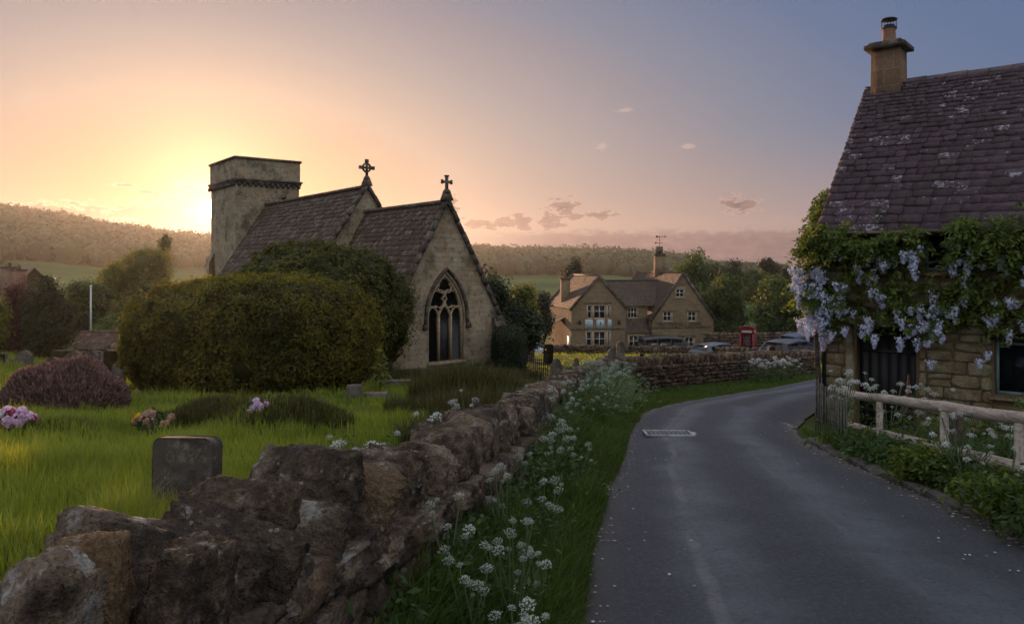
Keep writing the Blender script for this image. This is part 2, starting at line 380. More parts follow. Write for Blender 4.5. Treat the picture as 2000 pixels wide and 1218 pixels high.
def _grass(name, a, b, dry, tr=.45):
    m, t, out = newmat(name); tn = tintn(t); n = t.noise(pos(t), .7, 4)
    c = t.mix(tn, a, b); c = t.mix(t.mapr(n, .52, .72, 0, .55), c, dry)
    d = t.node('ShaderNodeBsdfPrincipled', {'Base Color': c, 'Roughness': .6, 'Specular IOR Level': .25})
    trn = t.node('ShaderNodeBsdfTranslucent', {'Color': t.mix(1.0, c, (1.7, 1.6, .5), 'MULTIPLY')})
    mx = t.node('ShaderNodeMixShader', {0: tr, 1: d.outputs[0], 2: trn.outputs[0]}); t.l.new(mx.outputs[0], out.inputs[0]); return m
M['grass'] = _grass('lawn_blade', (.09, .135, .022), (.28, .325, .05), (.26, .22, .07))
M['verge'] = _grass('verge_blade', (.035, .065, .014), (.10, .15, .03), (.08, .095, .03))
# ------------------------------------------------------------------ camera, sun, sky
cam = bpy.data.cameras.new('camera'); co = bpy.data.objects.new('camera', cam); COL.objects.link(co)
cam.sensor_width = 36; cam.lens = 36 * F_PX / 2000; cam.shift_y = -(609 - HOR) / 2000
cam.clip_start = .05; cam.clip_end = 6000; co.location = (0, 0, EYE); co.rotation_euler = (R(90), 0, 0)
sc.camera = co
SUN_AZ, SUN_EL = math.atan((410 - 1000) / F_PX), math.atan((HOR - 408) / F_PX / math.hypot(1, (410 - 1000) / F_PX))
sund = np.array([math.sin(SUN_AZ)*math.cos(SUN_EL), math.cos(SUN_AZ)*math.cos(SUN_EL), math.sin(SUN_EL)])
su = bpy.data.lights.new('sun', 'SUN'); so = bpy.data.objects.new('sun', su); COL.objects.link(so)
su.energy = 5.0; su.color = (1.0, .56, .31); su.angle = R(.53)
so.rotation_euler = Vector(tuple(sund)).to_track_quat('Z', 'Y').to_euler()
w = bpy.data.worlds.new('World'); sc.world = w; w.use_nodes = True; w.node_tree.nodes.clear()
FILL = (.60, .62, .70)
def build_world():
    t = NT(w.node_tree); out = t.node('ShaderNodeOutputWorld')
    d = t.node('ShaderNodeTexCoord').outputs['Generated']
    s = t.node('ShaderNodeSeparateXYZ', {0: d}); x, y, z = s.outputs
    sky = t.node('ShaderNodeTexSky'); sky.sky_type = 'NISHITA'; sky.sun_disc = False
    sky.sun_elevation = SUN_EL; sky.sun_rotation = SUN_AZ; sky.air_density = 1.2; sky.dust_density = 2.5; sky.ozone_density = 2.0
    dot = t.node('ShaderNodeVectorMath', {0: d, 1: tuple(sund)}, operation='DOT_PRODUCT').outputs['Value']
    ang = t.m('ARCCOSINE', t.m('MINIMUM', dot, .999999))                      # radians from the sun
    az = t.m('ARCTAN2', x, y); el = t.m('ARCSINE', z)
    # dusk colours of the clear air: warm round the sun, mauve, then blue
    a1 = t.m('DIVIDE', t.m('SQRT', t.m('ADD', t.m('POWER', t.m('SUBTRACT', az, SUN_AZ), 2.0), t.m('POWER', t.m('MULTIPLY', t.m('SUBTRACT', el, SUN_EL), 2.3), 2.0))), 1.3)
    c = t.ramp(a1, [(0, (.22, .115, .07)), (.12, (.34, .22, .16)), (.25, (.42, .315, .275)), (.36, (.315, .268, .275)), (.49, (.225, .205, .245)), (.545, (.178, .188, .25)), (.70, (.10, .141, .246)), (.87, (.07, .12, .238)), (1, (.061, .11, .23))])
    # the lowest air away from the sun stays dusty pink
    low = t.m('MULTIPLY', t.mapr(el, .19, .0), t.mapr(a1, .18, .4)); c = t.mix(t.m('MULTIPLY', low, .75), c, (.36, .245, .215))
    c = t.mix(t.m('MAXIMUM', t.mapr(el, .37, .75), t.m('MULTIPLY', t.mapr(y, .12, -.25), t.mapr(el, -.02, .05))), c, FILL)   # unseen sky overhead and behind, brightened to add soft fill light
    c = t.node('ShaderNodeVectorMath', {0: c, 1: t.node('ShaderNodeVectorMath', {0: sky.outputs[0], 'Scale': .012}, operation='SCALE').outputs[0]}, operation='ADD').outputs[0]
    # clouds in azimuth / elevation
    v = t.node('ShaderNodeCombineXYZ', {0: az, 1: t.m('MULTIPLY', el, 2.4), 2: 0.0}).outputs[0]
    n = t.noise(v, 12.0, 8, .62); nf = t.noise(v, 48.0, 8, .62)
    def blob(a, e, ra, re): # soft ellipse round a direction given in photograph pixels
        A = math.atan((a - 1000) / F_PX); E = math.atan((HOR - e) / F_PX * math.cos(A)); 
        q = t.m('SQRT', t.m('ADD', t.m('POWER', t.m('DIVIDE', t.m('SUBTRACT', az, A), ra / F_PX), 2.0), t.m('POWER', t.m('DIVIDE', t.m('SUBTRACT', el, E), re / F_PX), 2.0)))
        return t.m('SUBTRACT', 1.0, q)
    dens = None
    for a in ((300, 420, 130, 36), (150, 418, 190, 26), (20, 412, 190, 24), (370, 436, 100, 28), (882, 402, 30, 34), (945, 437, 80, 20), (985, 436, 46, 20), (1024, 432, 36, 26), (1070, 428, 62, 26), (1098, 403, 48, 32), (1078, 440, 56, 15), (1130, 425, 36, 15), (1170, 420, 56, 13), (1447, 400, 58, 21), (1175, 288, 20, 8), (1345, 285, 16, 6), (1220, 215, 26, 6), (300, 378, 52, 8), (385, 366, 60, 12), (240, 362, 30, 5)):
        b = t.m('SUBTRACT', t.m('MULTIPLY', blob(*a), 1.0), 0.0); dens = b if dens is None else t.m('MAXIMUM', dens, b)
    cl = t.mapr(t.m('ADD', dens, t.m('MULTIPLY', t.m('SUBTRACT', t.m('ADD', t.m('MULTIPLY', n, .35), t.m('MULTIPLY', nf, .65)), .5), 4.2)), .12, .75)
    # long low bank to the right of the church, with a ragged top
    top = t.m('ADD', .045, t.m('MULTIPLY', t.m('SUBTRACT', nf, .5), .035)); bank = t.m('MULTIPLY', t.mapr(t.m('SUBTRACT', top, el), -.004, .008), t.mapr(az, -.09, .10))
    top2 = t.m('ADD', .026, t.m('MULTIPLY', t.m('SUBTRACT', n, .5), .03)); bank2 = t.m('MULTIPLY', t.mapr(t.m('SUBTRACT', top2, el), -.003, .006), .6)
    near = t.mapr(ang, .45, .03)
    cc = t.mix(near, (.25, .16, .15), (.34, .19, .12)); lit = t.mix(near, (.62, .42, .32), (1.5, 1.1, .62))
    dark = t.mix(near, (.10, .07, .08), (.20, .12, .085))
    body = t.mix(t.mapr(nf, .35, .62), dark, cc)
    hi_ = t.mapr(el, .085, .13); body = t.mix(hi_, body, (.52, .40, .40)); cl = t.m('MULTIPLY', cl, t.m('SUBTRACT', 1.0, t.m('MULTIPLY', hi_, .5)))
    rim = t.m('MULTIPLY', t.mapr(cl, .95, .35), t.mapr(cl, .02, .3)); body = t.mix(t.m('MULTIPLY', rim, .75), body, lit)
    c = t.mix(t.m('MULTIPLY', bank2, .45), c, cc)
    c = t.mix(t.m('MULTIPLY', bank, .92), c, t.mix(t.mapr(nf, .42, .66, 0, .5), (.145, .10, .115), (.30, .185, .165)))
    c = t.mix(t.m('MULTIPLY', cl, .95), c, body)
    # the sun's own aureole
    g = t.m('ADD', t.m('MULTIPLY', t.m('EXPONENT', t.m('MULTIPLY', ang, -24.0)), 1.8), t.m('MULTIPLY', t.m('EXPONENT', t.m('MULTIPLY', ang, -9.0)), .05))
    disc = t.m('MULTIPLY', t.mapr(ang, R(.75), R(.35)), 30.0); g = t.m('ADD', g, disc)
    glow = t.node('ShaderNodeVectorMath', {0: (1.0, .68, .36), 'Scale': g}, operation='SCALE').outputs[0]
    c = t.node('ShaderNodeVectorMath', {0: c, 1: glow}, operation='ADD').outputs[0]
    bg = t.node('ShaderNodeBackground', {'Color': c, 'Strength': 1.0}); t.l.new(bg.outputs[0], out.inputs[0])
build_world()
sc.view_settings.view_transform = 'Standard'; sc.view_settings.look = 'None'; sc.view_settings.exposure = .22; sc.view_settings.gamma = 1
sc.render.engine = 'CYCLES'
cy = sc.cycles; cy.use_denoising = True; cy.max_bounces = 6; cy.diffuse_bounces = 3; cy.glossy_bounces = 3; cy.transmission_bounces = 4; cy.volume_bounces = 0; cy.transparent_max_bounces = 8
cy.use_adaptive_sampling = True; cy.adaptive_threshold = .015; cy.sample_clamp_indirect = 4; cy.caustics_reflective = False; cy.caustics_refractive = False

# ------------------------------------------------------------------ ground levels
WALLP = np.array([(-1.05, -1.0, 1.20), (-1.02, 1.0, 1.12), (-.96, 1.7, 1.085), (-.92, 2.2, 1.06), (-.86, 2.8, .94), (-.66, 3.6, .80), (-.44, 4.6, .71), (-.20, 6.0, .55), (.06, 7.6, .37), (.38, 9.6, .17), (.75, 12, -.08), (1.2, 14.5, -.32), (1.75, 17, -.50), (2.5, 19.2, -.62), (4.4, 22, -.88), (8.0, 26.1, -1.24), (11.6, 30, -1.60)])
RL = np.array([(-.2, -3), (-.06, 0), (.13, 2.4), (.32, 4.07), (.56, 5.6), (.88, 7.2), (1.28, 9.0), (1.55, 10.5), (1.9, 12), (2.55, 14.2), (3.55, 16.2), (5.4, 19), (7.5, 22), (11.0, 27), (16, 33.5), (24, 42)])
RR = np.array([(3.6, -3), (3.65, 0), (3.68, 2.4), (3.70, 4.2), (3.72, 5.6), (3.74, 7.0), (3.78, 8.6), (3.85, 9.7), (4.1, 11.0), (4.75, 12.8), (5.6, 14.6), (7.3, 17.1), (9.2, 19.6), (13.2, 24.6), (18.4, 31), (26.6, 39.8)])
GY = [-60, 0, 4, 7, 10.6, 14, 18, 22, 27, 30, 40, 50, 70, 100, 150, 300, 2000]
GZ = [1.5, 0, -.2, -.4, -.66, -.98, -1.4, -1.82, -2.25, -2.5, -3.5, -4.6, -6.35, -8.5, -11, -14, -14]
LY = [-60, 0, 3, 4, 5.2, 7, 10, 12, 18, 24, 29, 36, 50, 60, 70, 100, 150, 300, 2000]
LZ = [1.8, .38, .2, .12, .03, -.10, -.36, -.56, -1.32, -2.05, -2.72, -3.15, -4.1, -5.2, -6.35, -8.5, -11, -14, -14]
def smooth_interp(y, ys, zs):
    y = np.asarray(y, float); return (np.interp(y - .6, ys, zs) + np.interp(y, ys, zs) + np.interp(y + .6, ys, zs)) / 3
_wy = np.concatenate([[-60], WALLP[:, 1], [45, 120]]); _wx = np.concatenate([[-3], WALLP[:, 0], [24, 60]])
MOUNDS = [(-3.75, 9.9, .60, .26), (-2.75, 9.3, .62, .28), (-5.2, 8.4, .7, .16), (-4.0, 5.6, .5, .18), (-.75, 12.3, .7, .22)]
RIDGE = ((-1200, 395), (0, 413), (100, 425), (200, 442), (330, 460), (420, 468), (600, 478), (920, 487), (1000, 490), (1150, 491), (1270, 497), (1400, 512), (1600, 521), (2000, 528), (4000, 520))
def ground(x, y):
    x = np.asarray(x, float); y = np.asarray(y, float)
    g = smooth_interp(y, GY, GZ); l = smooth_interp(y, LY, LZ)
    lat = np.clip(-x - 8, 0, 14) * .10 * sstep(90, 45, y); l = l + lat
    for mx, my, mr, mh in MOUNDS: l = l + mh * np.exp(-(((x - mx)**2 + (y - my)**2) / mr**2)**1.5)
    p = np.stack([x, y, x * 0], -1).reshape(-1, 3)
    l = l + .05 * fbm(p * .8, 3, 3).reshape(x.shape)
    g = g - .32 * sstep(4.15, 5.4, x) * sstep(17, 13, y)
    yb = np.interp(x, [2.6, 9, 13, 16, 17, 20], [55.5, 54, 50.5, 45.5, 42, 34]); l = l + (np.minimum(g - .15, l) - l) * sstep(0, 2.0, y - yb) * sstep(-6, 0, x)
    xw = np.interp(y, _wy, _wx); k = sstep(-.12, .12, x - xw)
    g = g + .36 * sstep(np.interp(y, RL[:, 1], RL[:, 0]) - .1, xw, x) * sstep(18, 12.5, y)
    z = l * (1 - k) + g * k
    r = np.hypot(x, y); az = np.arctan2(x, np.maximum(y, 1e-3)); px = 1000 + F_PX * np.tan(np.clip(az, -1.1, 1.1))
    rp = np.interp(px, [a for a, b in RIDGE], [b for a, b in RIDGE])
    Hh = np.where(y > 0, EYE + (HOR - rp) / F_PX * 900 * np.cos(np.clip(az, -1.1, 1.1)) - 9, 20)
    s = sstep(170, 920, r)**.8
    base = np.where(r < 160, z, np.minimum(z, -8.))
    hill = -13 + (Hh + 13) * s + 5 * fbm(p / 120., 9, 3).reshape(x.shape) * s * (1 - s) * 2
    kk = sstep(110, 260, r); return base * (1 - kk) + hill * kk
def gz(x, y): return float(ground(np.array([x]), np.array([y]))[0])
def seg_dist(pl, x, y):
    """distance from points to polyline pl and signed side"""
    best = np.full(x.shape, 1e9)
    for (ax, ay), (bx, by) in zip(pl[:-1], pl[1:]):
        tx, ty = bx-ax, by-ay; t = np.clip(((x-ax)*tx + (y-ay)*ty) / (tx*tx+ty*ty), 0, 1)
        best = np.minimum(best, np.hypot(x-ax-t*tx, y-ay-t*ty))
    return best
def on_road(x, y):
    """True between the kerbs (polygon test)"""
    poly = np.concatenate([RL, RR[::-1]]); ins = np.zeros(x.shape, bool); n = len(poly)
    for i in range(n):
        x1, y1 = poly[i]; x2, y2 = poly[(i+1) % n]
        c = ((y1 > y) != (y2 > y)); xi = (x2-x1) * (y-y1) / (y2-y1 + 1e-12) + x1; ins ^= c & (x < xi)
    return ins
def build_ground():
    rs = [0.02] + list(np.geomspace(.35, 1400, 300)); az = np.concatenate([np.linspace(-R(62), R(62), 420), np.linspace(R(62), R(298), 60)[1:-1]])
    rr, aa = np.meshgrid(rs, az, indexing='ij'); x = rr*np.sin(aa); y = rr*np.cos(aa); z = ground(x, y)
    d = np.minimum(seg_dist(RL, x, y), seg_dist(RR, x, y)); rd = on_road(x, y)
    z = z - np.where(rd, .012 + .10 * sstep(0, .25, d), .012)
    n, m = x.shape; v = np.stack([x, y, z], -1).reshape(-1, 3); i, j = np.meshgrid(np.arange(n-1), np.arange(m), indexing='ij'); j2 = (j+1) % m
    f = np.stack([i*m+j, (i+1)*m+j, (i+1)*m+j2, i*m+j2], -1).reshape(-1, 4)
    b = MB(); b.add(v, f[:, ::-1]); kind(b.build('ground', M['ground'], smooth=True), 'structure')
build_ground()
def resample(pl, n):
    pl = np.asarray(pl, float); d = np.concatenate([[0], np.cumsum(np.linalg.norm(np.diff(pl[:, :2], axis=0), axis=1))])
    # Catmull-Rom so that the kerb lines run smoothly
    k = len(pl); tt = np.linspace(0, d[-1], n); out = []
    for t in tt:
        i = min(max(np.searchsorted(d, t) - 1, 0), k-2); u = (t - d[i]) / (d[i+1]-d[i])
        p0, p1, p2, p3 = pl[max(i-1, 0)], pl[i], pl[i+1], pl[min(i+2, k-1)]
        out.append(.5*((2*p1) + (-p0+p2)*u + (2*p0-5*p1+4*p2-p3)*u*u + (-p0+3*p1-3*p2+p3)*u**3))
    return np.array(out)
def build_road():
    n, m = 260, 24; L = resample(RL, n); Rr = resample(RR, n); us = np.linspace(0, 1, m)
    jl = .022 * fbm(np.stack([L[:, 0]*3, L[:, 1]*3, L[:, 0]*0], -1), 5, 3); jr = .03 * fbm(np.stack([Rr[:, 0]*3, Rr[:, 1]*3, L[:, 0]*0], -1), 6, 3)
    dv = nrm(Rr - L); L = L + dv*jl[:, None]; Rr = Rr + dv*jr[:, None]
    p = L[:, None]*(1-us)[None, :, None] + Rr[:, None]*us[None, :, None]
    x, y = p[..., 0], p[..., 1]; z = ground(x, y) + .012 + .05*4*us*(1-us)
    b = MB(); i, j = np.meshgrid(np.arange(n-1), np.arange(m-1), indexing='ij')
    f = np.stack([i*m+j, i*m+j+1, (i+1)*m+j+1, (i+1)*m+j], -1).reshape(-1, 4)
    b.add(np.stack([x, y, z], -1).reshape(-1, 3), f); o = b.build('road', M['road'], smooth=True)
    ln = np.concatenate([[0], np.cumsum(np.linalg.norm(np.diff((L+Rr)/2, axis=0), axis=1))])
    uvv = np.stack(np.broadcast_arrays(us[None, :], ln[:, None]), -1).reshape(-1, 2)
    l = o.data.uv_layers.new(name='UVMap'); li = np.zeros(len(o.data.loops), np.int32); o.data.loops.foreach_get('vertex_index', li); l.data.foreach_set('uv', uvv[li].astype(np.float32).ravel())
    kind(o, 'structure')
build_road()
def build_haze():
    m = bpy.data.materials.new('evening_haze'); m.use_nodes = True; m.node_tree.nodes.clear(); t = NT(m.node_tree); out = t.node('ShaderNodeOutputMaterial')
    v = t.node('ShaderNodeVolumePrincipled', {'Color': (.90, .88, .86, 1), 'Density': HAZE, 'Anisotropy': .66}); t.l.new(v.outputs[0], out.inputs['Volume'])
    b = MB(); b.box((0, 0, 35), (2900, 2900, 104)); o = b.build('haze', m); kind(o, 'stuff')
HAZE = .00018; HAZE_ON = True
# ------------------------------------------------------------------ shared builders
def leaves(b, p, nr, size, aspect=.5, jit=.9, rg=rng, tint=None, bend=.0):
    """kite-shaped leaves at points p facing roughly nr; one quad each"""
    n = len(p); nr = nrm(nr + jit * rg.normal(size=(n, 3)) * .6); t = nrm(np.cross(nr, rg.normal(size=(n, 3)))); s = np.cross(nr, t)
    L = (size * rg.uniform(.65, 1.35, n))[:, None]; Wd = L * aspect * .5
    a = p - t*L*.5; c = p + t*L*.5 - nr*L*bend; q = np.stack([a, p + s*Wd, c, p - s*Wd], 1).reshape(-1, 3)
    f = np.arange(4*n).reshape(n, 4); tt = rg.uniform(0, 1, n) if tint is None else np.clip(tint, 0, 1)
    b.add(q, f, np.repeat(tt, 4))
def fillet(pl, n):
    return resample(np.array([(a, b_, 0) for a, b_ in pl]), n)[:, :2]
def roof_tiles(b, O, along, up, length, slope, n, e0, e1, wr=(.18, .42), th=.02, rg=rng, sag=0.0, lift=.35, seed=0, light=.18):
    """real stone slates laid in diminishing courses from the eave O upward"""
    O, along, up, n = (np.asarray(a, float) for a in (O, along, up, n)); s = 0.0; k = 0; V = []; F = []; T = []; cnt = 0
    while s < slope:
        f = s / slope; e = e0 * (1-f) + e1 * f; x = -rg.uniform(0, .2)
        while x < length:
            w_ = rg.uniform(*wr) * (1 - .45*f); x1 = min(x + w_, length); x0 = max(x, 0)
            if x1 - x0 > .03:
                g = .006; tt = th * rg.uniform(.7, 1.4); lo = rg.normal(0, .012) ; l2 = rg.normal(0, .012); t0 = .012 + rg.normal(0, .004)
                top = min(s + e*1.75, slope + .02)
                def q(xx, ss, h): 
                    return O + along*xx + up*ss + n*(h - sag*4*(xx/length)*(1-xx/length))
                base = tt*lift
                v = [q(x0+g, s+lo, t0+base+tt), q(x1-g, s+l2, t0+base+tt+rg.normal(0, .003)), q(x1-g, top, t0*.3), q(x0+g, top, t0*.3),
                     q(x0+g, s+lo, t0+base), q(x1-g, s+l2, t0+base), q(x1-g, top, -.01), q(x0+g, top, -.01)]
                V += v; F += [(cnt, cnt+1, cnt+2, cnt+3), (cnt+4, cnt+5, cnt+1, cnt), (cnt+5, cnt+6, cnt+2, cnt+1), (cnt+7, cnt+4, cnt, cnt+3)]
                cnt += 8; r_ = rg.uniform(0, .78) if rg.random() > light else rg.uniform(.8, 1.0); T += [r_]*8
            x = x1 if x1 > x0 else x + w_
        s += e * rg.uniform(.93, 1.07); k += 1
    if cnt: b.add(np.array(V), np.array(F), np.array(T))
def arc_pts(cx, cz, r, a0, a1, n): 
    a = np.linspace(a0, a1, n); return [(cx + r*math.cos(t), cz + r*math.sin(t)) for t in a]
def lancet(hw, zs, za, n=9, cx=0.0):
    """pointed-arch outline points from right springing over the apex to the left springing"""
    h = za - zs; c = (h*h - hw*hw) / (2*hw); r = hw + c; ang = math.atan2(h, c)
    right = [(cx - c + r*math.cos(t), zs + r*math.sin(t)) for t in np.linspace(0, ang, n)]
    left = [(2*cx - a, z) for a, z in right[::-1][1:]]; return right + left
def rock(b, c, size, ax=None, seed=0, n=10, rough=.13, round_=.35, freq=1.4, tint=.5, fine=.0, planes=5, pl_lim=(.86, 1.12)):
    """broken stone: rounded block with chipped, uneven faces"""
    v, f = CUBE(n); q = v.copy(); l = np.linalg.norm(q, axis=1, keepdims=True); q = q * (1-round_) + q / l * 1.18 * round_
    o = np.array([seed*3.17, seed*1.71, seed*5.3])
    q = q + nrm(q) * (rough * fbm(v*freq + o, seed, 3, .5))[:, None] + rough*.5 * np.stack([vnoise(v*.8 + o + k*31, seed+k) for k in range(3)], 1)
    # chipped planes
    rg = np.random.default_rng(seed + 900)
    for _ in range(planes):
        d = nrm(rg.normal(size=3)); lim = rg.uniform(*pl_lim); h = q @ d; ex = np.maximum(h - lim, 0); q = q - ex[:, None]*d*.85
    if fine:
        sx = v[:, 0]*2.6 + .8*fbm(v*.9 + o, seed+7, 3); saw = sx - np.floor(sx); saw = np.minimum(saw*1.25, (1-saw)*5); q = q * (1 + np.array([.0, .085, .09]) * (saw - .5)[:, None])
        sz = v[:, 2]*3.1 + .7*fbm(v*1.1 - o, seed+8, 3); sw = sz - np.floor(sz); sw = np.minimum(sw*1.2, (1-sw)*6); q = q * (1 + np.array([.06, .065, 0]) * (sw - .5)[:, None])
        q = q + nrm(v) * (fine * fbm(v*6.5 + o, seed+50, 4, .6))[:, None]
    q = q * np.array(size)/2
    if ax is not None: q = q @ np.asarray(ax, float)
    b.add(q + np.asarray(c), f, tint)
def v2(a): return np.array([a[0], a[1], 0.0])
ZU = np.array([0, 0, 1.0])

# ------------------------------------------------------------------ church
def build_church():
    U = v2((.792, .6105)); A = v2((-.6105, .792)); N = -A; C = np.array([-2.62, 30.5, 0.0]); gb = -3.05
    ch = thing('church', 'old stone church with square tower and arched east window beyond the rounded hedge', 'church', (-2.62, 30.5, gb))
    def Q(u, s, z): return C + U*u + A*s + ZU*z
    # --- chancel
    hw, ez, apz, L = 2.5, -.30, 4.25, 7.2
    arch = lancet(.84, -.36, 1.40, 11)
    hole = [(.84, -2.08)] + arch + [(-.84, -2.08)]
    b = MB(); b.wall(C, U, N, [(-hw, gb), (hw, gb), (hw, ez), (0, apz), (-hw, ez)], [hole], .34)
    b.wall(Q(-hw, 0, 0), A, -U, [(0, gb), (L, gb), (L, ez), (0, ez)]); b.wall(Q(hw, 0, 0), A, U, [(0, gb), (L, gb), (L, ez), (0, ez)])
    wl = b.build('chancel_wall', M['church'], ch, uv=True)
    b = MB(); b.strip([Q(-hw-.02, -.002, -2.33), Q(0, -.002, -2.33), Q(2.2, -.002, -2.33)], N, .13, .10); b.build('string_course', M['darkdress'], wl)
    b = MB(); b.strip([Q(-hw-.02, -.003, -2.92), Q(2.2, -.003, -2.92)], N, .22, .07); b.build('plinth', M['darkdress'], wl)
    sl = math.hypot(hw, apz-ez); upS = nrm(U*hw + ZU*(apz-ez)); nS = nrm(np.cross(A, upS)); nS = nS if nS[2] > 0 else -nS
    upN = nrm(-U*hw + ZU*(apz-ez)); nN = nrm(np.cross(A, upN)); nN = nN if nN[2] > 0 else -nN
    b = MB(); rg = np.random.default_rng(5)
    for e, up, n in ((-1, upS, nS), (1, upN, nN)):
        o = Q(e*(hw+.16), .12, ez - .16*(apz-ez)/hw); b.add([o - n*.02, o + A*(L-.12) - n*.02, o + A*(L-.12) + up*(sl*(hw+.16)/hw) - n*.02, o + up*(sl*(hw+.16)/hw) - n*.02], [(0, 1, 2, 3)], .2)
        roof_tiles(b, o, A, up, L-.12, sl*(hw+.16)/hw-.03, n, .34, .20, (.26, .55), .036, rg, lift=.6, light=.34)
    for k in range(14): b.box(Q(0, .35 + k*.5, apz+.04), (.34, .49, .13), np.stack([U, A, ZU]), rg.uniform(0, 1))
    b.build('chancel_roof', M['churchtile'], ch)
    def coping(nm, hw, ez, apz, s, m, w_=.30):
        b = MB(); rg = np.random.default_rng(8)
        for e in (-1, 1):
            k = 11; p0 = np.array([e*(hw+.10), ez-.06]); p1 = np.array([0, apz+.10])
            for i in range(k):
                a = p0 + (p1-p0)*(i/k); c = p0 + (p1-p0)*((i+.97)/k); mid = (a+c)/2; d = nrm(c-a); dirv = U*d[0] + ZU*d[1]; nn = U*(-d[1]*(-e)*-1) + ZU*abs(d[0])
                nn = nrm(np.cross(dirv, A)); nn = nn if nn[2] > 0 else -nn
                b.box(Q(mid[0], s, mid[1]) + nn*(.02 + rg.normal(0, .006)), (np.linalg.norm(c-a), w_, .13), np.stack([dirv, A, nn]), rg.uniform(0, .7))
            b.box(Q(e*(hw+.06), s, ez-.22), (.36, w_+.02, .34), np.stack([U, A, ZU]), .3)      # kneeler
        b.box(Q(0, s, apz+.22), (.44, w_+.05, .30), np.stack([U, A, ZU]), .4, .62); b.box(Q(0, s, apz+.42), (.26, .26, .12), np.stack([U, A, ZU]), .4, .8)
        return b.build(nm, m, ch)
    cp = coping('gable_coping', hw, ez, apz, -.02, M['darkdress'])
    # --- crosses
    def plain_cross(s, z, h):
        b = MB(); ax = np.stack([U, A, ZU]); c = Q(0, s, z)
        b.box(c + ZU*h*.5, (.10, .10, h), ax); b.box(c + ZU*h*.60 - U*h*.18, (h*.33, .095, .10), ax); b.box(c + ZU*h*.60 + U*h*.18, (h*.33, .095, .10), ax)
        for q, sz in ((c + ZU*h, (.17, .105, .06)), (c + ZU*h*.60 - U*h*.36, (.06, .105, .17)), (c + ZU*h*.60 + U*h*.36, (.06, .105, .17))): b.box(q, sz, ax)
        b.box(c + ZU*.03, (.2, .2, .1), ax, .5, .7); b.build('gable_cross', M['darkdress'], ch)
    def wheel_cross(s, z, h):
        b = MB(); ax = np.stack([U, A, ZU]); c = Q(0, s, z); m = c + ZU*h*.60; r = h*.25
        b.box(c + ZU*h*.5, (.10, .10, h), ax); b.box(m - U*h*.2, (h*.4, .095, .10), ax); b.box(m + U*h*.2, (h*.4, .095, .10), ax)
        b.strip([m + U*r*math.cos(t) + ZU*r*math.sin(t) - N*.045 for t in np.linspace(0, 2*math.pi, 25)[:-1]], N, .085, .09, True)
        for d in (ZU*h*.4, U*h*.4, -U*h*.4): b.box(m + d, (.16, .11, .16), ax)
        b.box(c + ZU*.03, (.2, .2, .1), ax, .5, .7); b.build('gable_cross', M['darkdress'], ch)
    plain_cross(-.02, apz+.46, .60)
    # --- east window
    D = .16; b = MB(); o = Q(0, .34, 0)
    b.prism([(.86, -2.1)] + lancet(.86, -.36, 1.42, 11) + [(-.86, -2.1)], Q(0, .30, 0), U, ZU, N, .02); win = b.build('east_window', M['leadglass'], ch)
    b = MB()
    def st(pl, w_=.07, d=.16, closed=False): b.strip([Q(0, .27, 0) + U*p[0] + ZU*p[1] for p in pl], N, w_, d, closed)
    for mu in (-.285, .285): st([(mu, -2.08), (mu, -1.2), (mu, -.30)], .085, .2)
    st([(.81, -2.08), (.81, -.36)] + lancet(.80, -.36, 1.34, 11)[1:-1] + [(-.81, -.36), (-.81, -2.08)], .10, .2)
    for cx in (-.56, 0, .56):
        st(lancet(.27, -.36, .10 if cx else .16, 7, cx), .06, .17)
        for e in (-1, 1): st(arc_pts(cx + e*.15, -.24, .11, math.pi/2 - e*.3, math.pi/2 - e*2.2, 6), .045, .14)
    def foil(cx, cz, r):
        pl = []
        for k in range(4):
            a0 = k*math.pi/2 + math.pi/4; q = (cx + r*.56*math.cos(a0), cz + r*.56*math.sin(a0)); pl += arc_pts(q[0], q[1], r*.50, a0 - 1.75, a0 + 1.75, 8)
        st(pl, .055, .17, True)
    foil(-.385, .40, .40); foil(.385, .40, .40); foil(0, .96, .36)
    st([(0, .58), (0, .66)], .07, .17); st([(-.285, -.30), (-.15, -.02), (0, .12), (.15, -.02), (.285, -.30)], .06, .16)
    b.build('tracery', M['dressed'], win)
    b = MB(); b.strip([Q(0, -.002, 0) + U*p[0] + ZU*p[1] for p in [(1.0, -.62)] + lancet(.97, -.36, 1.60, 13) + [(-1.0, -.62)]], N, .12, .13); 
    for e in (-1, 1): b.box(Q(e*1.02, -.07, -.68), (.20, .16, .20), np.stack([U, A, ZU]), .4, .8)
    b.build('hood_mould', M['darkdress'], win)
    b = MB(); b.strip([Q(-.9, -.002, -2.16), Q(.9, -.002, -2.16)], N, .17, .05); b.build('sill', M['dressed'], win)
    # --- corner buttress with two weathered set-offs
    bt = MB(); ax = np.stack([U, A, ZU])
    bt.box(Q(2.52, -.36, (-2.28+gb)/2), (.50, .74, -2.28-gb), ax); bt.box(Q(2.52, -.28, -1.72), (.46, .58, .86), ax); but = bt.build('buttress', M['church'], ch, uv=True)
    bt = MB()
    def setoff(s0, z0, s1, z1, w_): 
        o_ = Q(2.52 - w_/2, 0, 0); bt.prism([(s0, z0-.04), (s0, z0+.06), (s1, z1), (0, z1), (0, z0-.04)], o_, A, ZU, U, w_, .9)
    setoff(-.80, -2.28, -.52, -1.98, .60); bt.build('buttress_cap', M['darkdress'], but); bt = MB(); setoff(-.64, -1.28, -.06, -.42, .56); bt.build('buttress_cap', M['darkdress'], but)
    # --- nave
    nh, nez, nap, s0, s1 = 3.45, .15, 5.42, 6.95, 20.3
    b = MB(); b.wall(Q(0, s0, 0), U, N, [(-nh, gb), (nh, gb), (nh, nez), (0, nap), (-nh, nez)])
